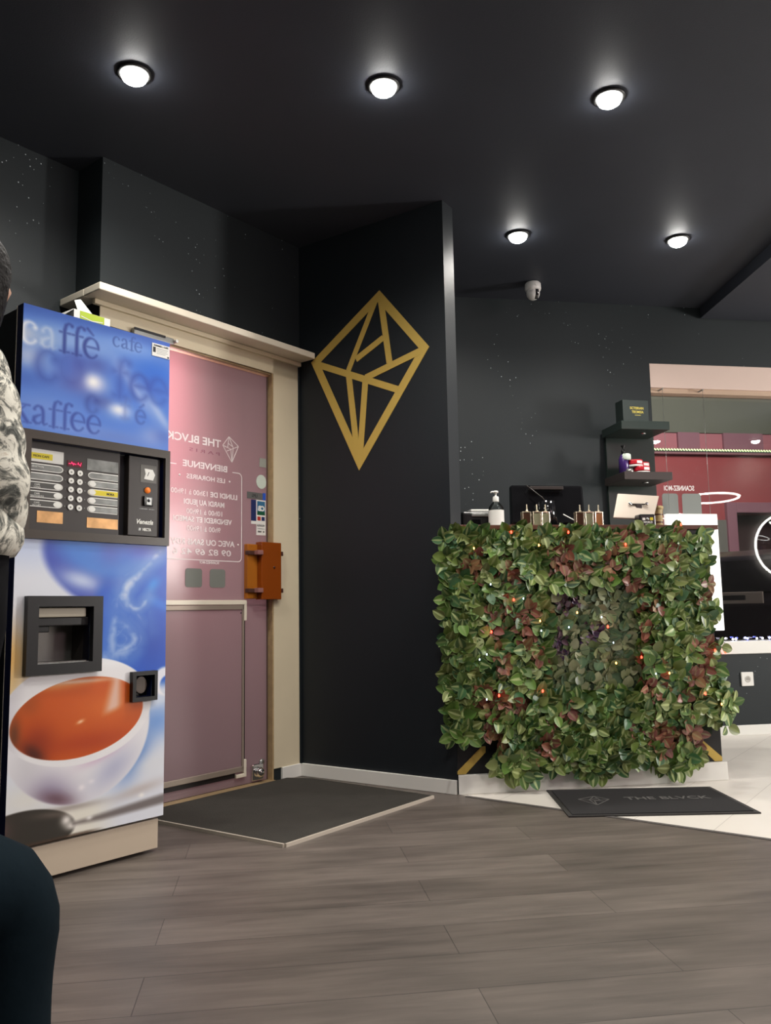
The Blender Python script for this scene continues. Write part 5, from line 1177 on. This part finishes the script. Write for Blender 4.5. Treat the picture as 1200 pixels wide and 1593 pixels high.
def tube_puff(pts, rad, seg, amp, n=22):
    "tube with quilted puffs along its length"
    P_ = [Vector(p) for p in pts]; L = [0]
    for a, b in zip(P_[:-1], P_[1:]): L.append(L[-1] + (b - a).length)
    tot = L[-1]; m_ = 40; out = []; rr_ = []
    for k in range(m_ + 1):
        s_ = tot * k / m_; i = max(j for j in range(len(L)) if L[j] <= s_ + 1e-9); i = min(i, len(P_) - 2); t = (s_ - L[i]) / (L[i + 1] - L[i])
        tt = t * t * (3 - 2 * t); out.append(P_[i].lerp(P_[i + 1], t)); r_ = rad[i] * (1 - tt) + rad[i + 1] * tt
        rr_.append(r_ + amp * (abs(math.sin(math.pi * s_ / seg)) ** .6 - .6))
    # smooth the centre line
    for _ in range(4): out = [out[0]] + [(out[i - 1] + out[i] * 2 + out[i + 1]) / 4 for i in range(1, len(out) - 1)] + [out[-1]]
    return MB().tube(out, rr_, n)
def torso(levels, n=32, seg=.09, amp=.008):
    rings = []; m_ = 36; zs = [l[0] for l in levels]
    for k in range(m_ + 1):
        z = zs[0] + (zs[-1] - zs[0]) * k / m_; i = max(j for j in range(len(zs)) if zs[j] <= z + 1e-9); i = min(i, len(zs) - 2); t = (z - zs[i]) / (zs[i + 1] - zs[i]); t = t * t * (3 - 2 * t)
        cx, cy, a, b = [levels[i][q] * (1 - t) + levels[i + 1][q] * t for q in (1, 2, 3, 4)]
        dr = amp * (abs(math.sin(math.pi * (z - zs[0]) / seg)) ** .6 - .5)
        rings.append([(cx + (a + dr) * math.cos(2 * math.pi * j / n), cy + (b + dr) * math.sin(2 * math.pi * j / n), z) for j in range(n)])
    return MB().loft(rings)
# standing person, back turned, right elbow bent
X0, Y0 = -1.02, 1.80
ps = tag(empty('person', WORLD), 'person standing in a white and grey camouflage jacket beside the coffee machine', 'person')
P = dict(pelvis=(X0, Y0, .95), waist=(X0, Y0, 1.10), chest=(X0, Y0, 1.32), neck=(X0 + .03, Y0, 1.49), jaw=(X0 + .06, Y0 + .02, 1.55), skull=(X0 + .075, Y0 + .02, 1.60), crown=(X0 + .075, Y0 + .02, 1.645),
         shr=(X0 + .12, Y0, 1.39), elr=(X0 + .155, Y0 + .01, 1.08), wrr=(X0 + .04, Y0 + .20, 1.02), shl=(X0 - .17, Y0, 1.41), ell=(X0 - .23, Y0 + .02, 1.12), wrl=(X0 - .06, Y0 + .20, 1.05),
         hipr=(X0 + .09, Y0, .88), knr=(X0 + .085, Y0 + .02, .50), anr=(X0 + .08, Y0, .09), toer=(X0 + .09, Y0 + .14, .04), hipl=(X0 - .09, Y0, .88), knl=(X0 - .10, Y0 + .02, .50), anl=(X0 - .11, Y0, .09), toel=(X0 - .12, Y0 + .14, .04), side=(.2, -.8, .2))
figure(ps, P, M['skin']); face(ps, P['skull'], (-.1, 1, 0))
jk = torso([(.955, X0, Y0, .205, .165), (.99, X0, Y0, .215, .175), (1.15, X0, Y0, .200, .165), (1.32, X0, Y0, .185, .165), (1.42, X0, Y0, .140, .13), (1.48, X0 + .02, Y0, .095, .095), (1.515, X0 + .04, Y0, .085, .085)]).build('jacket', M['camo'], ps)
tube_puff([(X0 + .09, Y0, 1.41), (X0 + .128, Y0 - .01, 1.29), (X0 + .160, Y0 - .01, 1.10), (X0 + .140, Y0 + .03, 1.030), (X0 + .04, Y0 + .19, 1.04)], [.070, .080, .078, .072, .055], .085, .010).build('sleeve', M['camo'], jk)
tube_puff([(X0 - .13, Y0, 1.425), (X0 - .20, Y0, 1.30), (X0 - .235, Y0 + .01, 1.12), (X0 - .20, Y0 + .06, 1.06), (X0 - .07, Y0 + .19, 1.06)], [.070, .080, .078, .072, .055], .085, .010).build('sleeve', M['camo'], jk)
hr = [(max(.002, .094 * math.sin(R(a)) * (1.0 + .03 * math.sin(a))), .094 * -math.cos(R(a)) * 1.15) for a in range(35, 181, 12)]
MB().lathe(hr, 26, (X0 + .075, Y0 + .005, 1.612), cap=False).lathe([(.055, -.16), (.085, -.12), (.100, -.05), (.104, .0), (.090, .05), (.05, .09)], 24, (X0 + .070, Y0 - .004, 1.605)).lathe([(.03, -.035), (.045, -.02), (.048, .0), (.04, .025), (.012, .045)], 18, (X0 + .075, Y0 - .05, 1.655)).build('hair', M['hair'], ps)
for s_, sx in (('r', .078), ('l', -.10)):
    MB().tube([(X0 + sx, Y0, .98), (X0 + sx + (.008 if s_ == 'r' else -.01), Y0, .80), (X0 + sx - .012, Y0 + .02, .60), (X0 + sx - .02, Y0, .28), (X0 + sx - .02, Y0, .07)], [.112, .104, .082, .068, .064], 20).build('trouser_leg', M['blackcloth'], ps)
    MB().lathe([(.05, 0), (.055, .02), (.05, .07), (.045, .09)], 18, (X0 + sx, Y0, 0)).tube([(X0 + sx, Y0 - .05, .035), (X0 + sx, Y0 + .10, .035), (X0 + sx, Y0 + .19, .028)], [.042, .045, .028], 14).build('shoe', M['rubber'], ps)
# seated person, only a knee in view
K = (-.618, 1.345)
pk = tag(empty('person', WORLD), 'seated person in dark navy trousers whose knee shows at the lower left', 'person')
H_ = (-1.03, .86)
P = dict(pelvis=(H_[0], H_[1], .52), waist=(H_[0] - .03, H_[1] - .05, .70), chest=(H_[0] - .03, H_[1] - .06, .93), neck=(H_[0] - .02, H_[1] - .03, 1.10), jaw=(H_[0] - .01, H_[1], 1.17), skull=(H_[0] - .01, H_[1] + .005, 1.23), crown=(H_[0] - .01, H_[1], 1.28),
         shr=(H_[0] + .12, H_[1] - .13, 1.03), elr=(H_[0] + .17, H_[1] - .02, .76), wrr=(H_[0] + .08, H_[1] + .20, .68), shl=(H_[0] - .19, H_[1] + .03, 1.03), ell=(H_[0] - .24, H_[1] + .14, .76), wrl=(H_[0] - .10, H_[1] + .30, .68),
         hipr=(H_[0] + .08, H_[1] + .02, .50), knr=(K[0], K[1], .43), anr=(K[0] - .01, K[1] + .05, .09), toer=(K[0], K[1] + .17, .04), hipl=(H_[0] - .09, H_[1] + .08, .50), knl=(-.98, 1.34, .43), anl=(-.98, 1.38, .09), toel=(-.99, 1.50, .04), side=(.8, -.4, 0))
figure(pk, P, M['skin']); face(pk, P['skull'], (.5, .85, 0))
torso([(.50, H_[0] - .01, H_[1] - .02, .17, .15), (.70, H_[0] - .03, H_[1] - .05, .165, .145), (.92, H_[0] - .03, H_[1] - .06, .185, .15), (1.04, H_[0] - .03, H_[1] - .05, .14, .12), (1.10, H_[0] - .02, H_[1] - .04, .07, .07)], amp=.002).build('jumper', M['blackcloth'], pk)
for a_, b_, c_ in (('shr', 'elr', 'wrr'), ('shl', 'ell', 'wrl')): MB().tube([P[a_], P[b_], tuple(Vector(P[b_]).lerp(Vector(P[c_]), .9))], [.07, .055, .04], 16).build('sleeve', M['blackcloth'], pk)
def trouser(hip, knee, ank, name='trouser_leg'):
    h, k, a = Vector(hip), Vector(knee), Vector(ank); pts_ = []; rd = []
    for t in (0, .35, .7, .88): pts_.append(h.lerp(k, t)); rd.append(.105 - .018 * t)
    d1 = (k - h).normalized()
    pts_ += [k + d1 * .012 + Vector((0, 0, -.004)), k + d1 * .018 + Vector((0, 0, -.05))]; rd += [.088, .090]
    for t in (.3, .55, .8, 1): pts_.append(k.lerp(a, t) + d1 * .012 * (1 - t)); rd.append((.084, .080, .082, .088)[[.3, .55, .8, 1].index(t)])
    mb_ = MB().tube(pts_, rd, 24); o_ = mb_.build(name, M['navycloth'], pk, sub=1); return o_
trouser(P['hipr'], (K[0], K[1], .405), (K[0] - .004, K[1] + .03, .08)); trouser(P['hipl'], (-.98, 1.34, .405), (-.98, 1.37, .08))
for x, y in ((K[0], K[1] + .04), (-.98, 1.38)): MB().tube([(x, y - .07, .04), (x, y + .08, .04), (x, y + .17, .03)], [.042, .046, .03], 14).build('shoe', M['rubber'], pk)
MB().lathe(hr, 24, (H_[0] - .012, H_[1] - .005, 1.245), cap=False).build('hair', M['hair'], pk)
bn = tag(empty('bench', WORLD), 'black padded bench under the seated person, left of the frame', 'bench')
MB().box(-1.55, -.86, .45, .98, .30, .385).build('seat', M['bench'], bn, bevel=.02, seg=3)
for x in (-1.5, -.91):
    for y in (.50, .93): MB().cyl(.018, 0, .30, 12, (x, y, 0)).build('leg', M['chrome'], bn)

# unseen light placed for the glare on the door film, with an added mirror
e = tag(empty('glare_mirror', WORLD, (5.6, 3.46, 0), R(-93)), 'unseen tall mirror and light added at the right for the door film glare', 'mirror')
MB().box(-.45, .45, 0, .03, .55, 2.05).build('mirror_glass', M['mirror'], e)
for a_, b_, c_, d_ in ((-.49, .49, 2.05, 2.10), (-.49, .49, .50, .55), (-.49, -.45, .5, 2.1), (.45, .49, .5, 2.1)): MB().box(a_, b_, -.01, .03, c_, d_).build('frame', M['cctv'], e)
MB().box(-.30, .30, -.02, 0, .0, .5).build('stand', M['black'], e)
light('AREA', 'glare_light', (0, -.03, 1.60), 125, (1, .95, .9), .42, aim=None, size_y=.75, parent=e).rotation_euler = (R(-90), 0, 0)
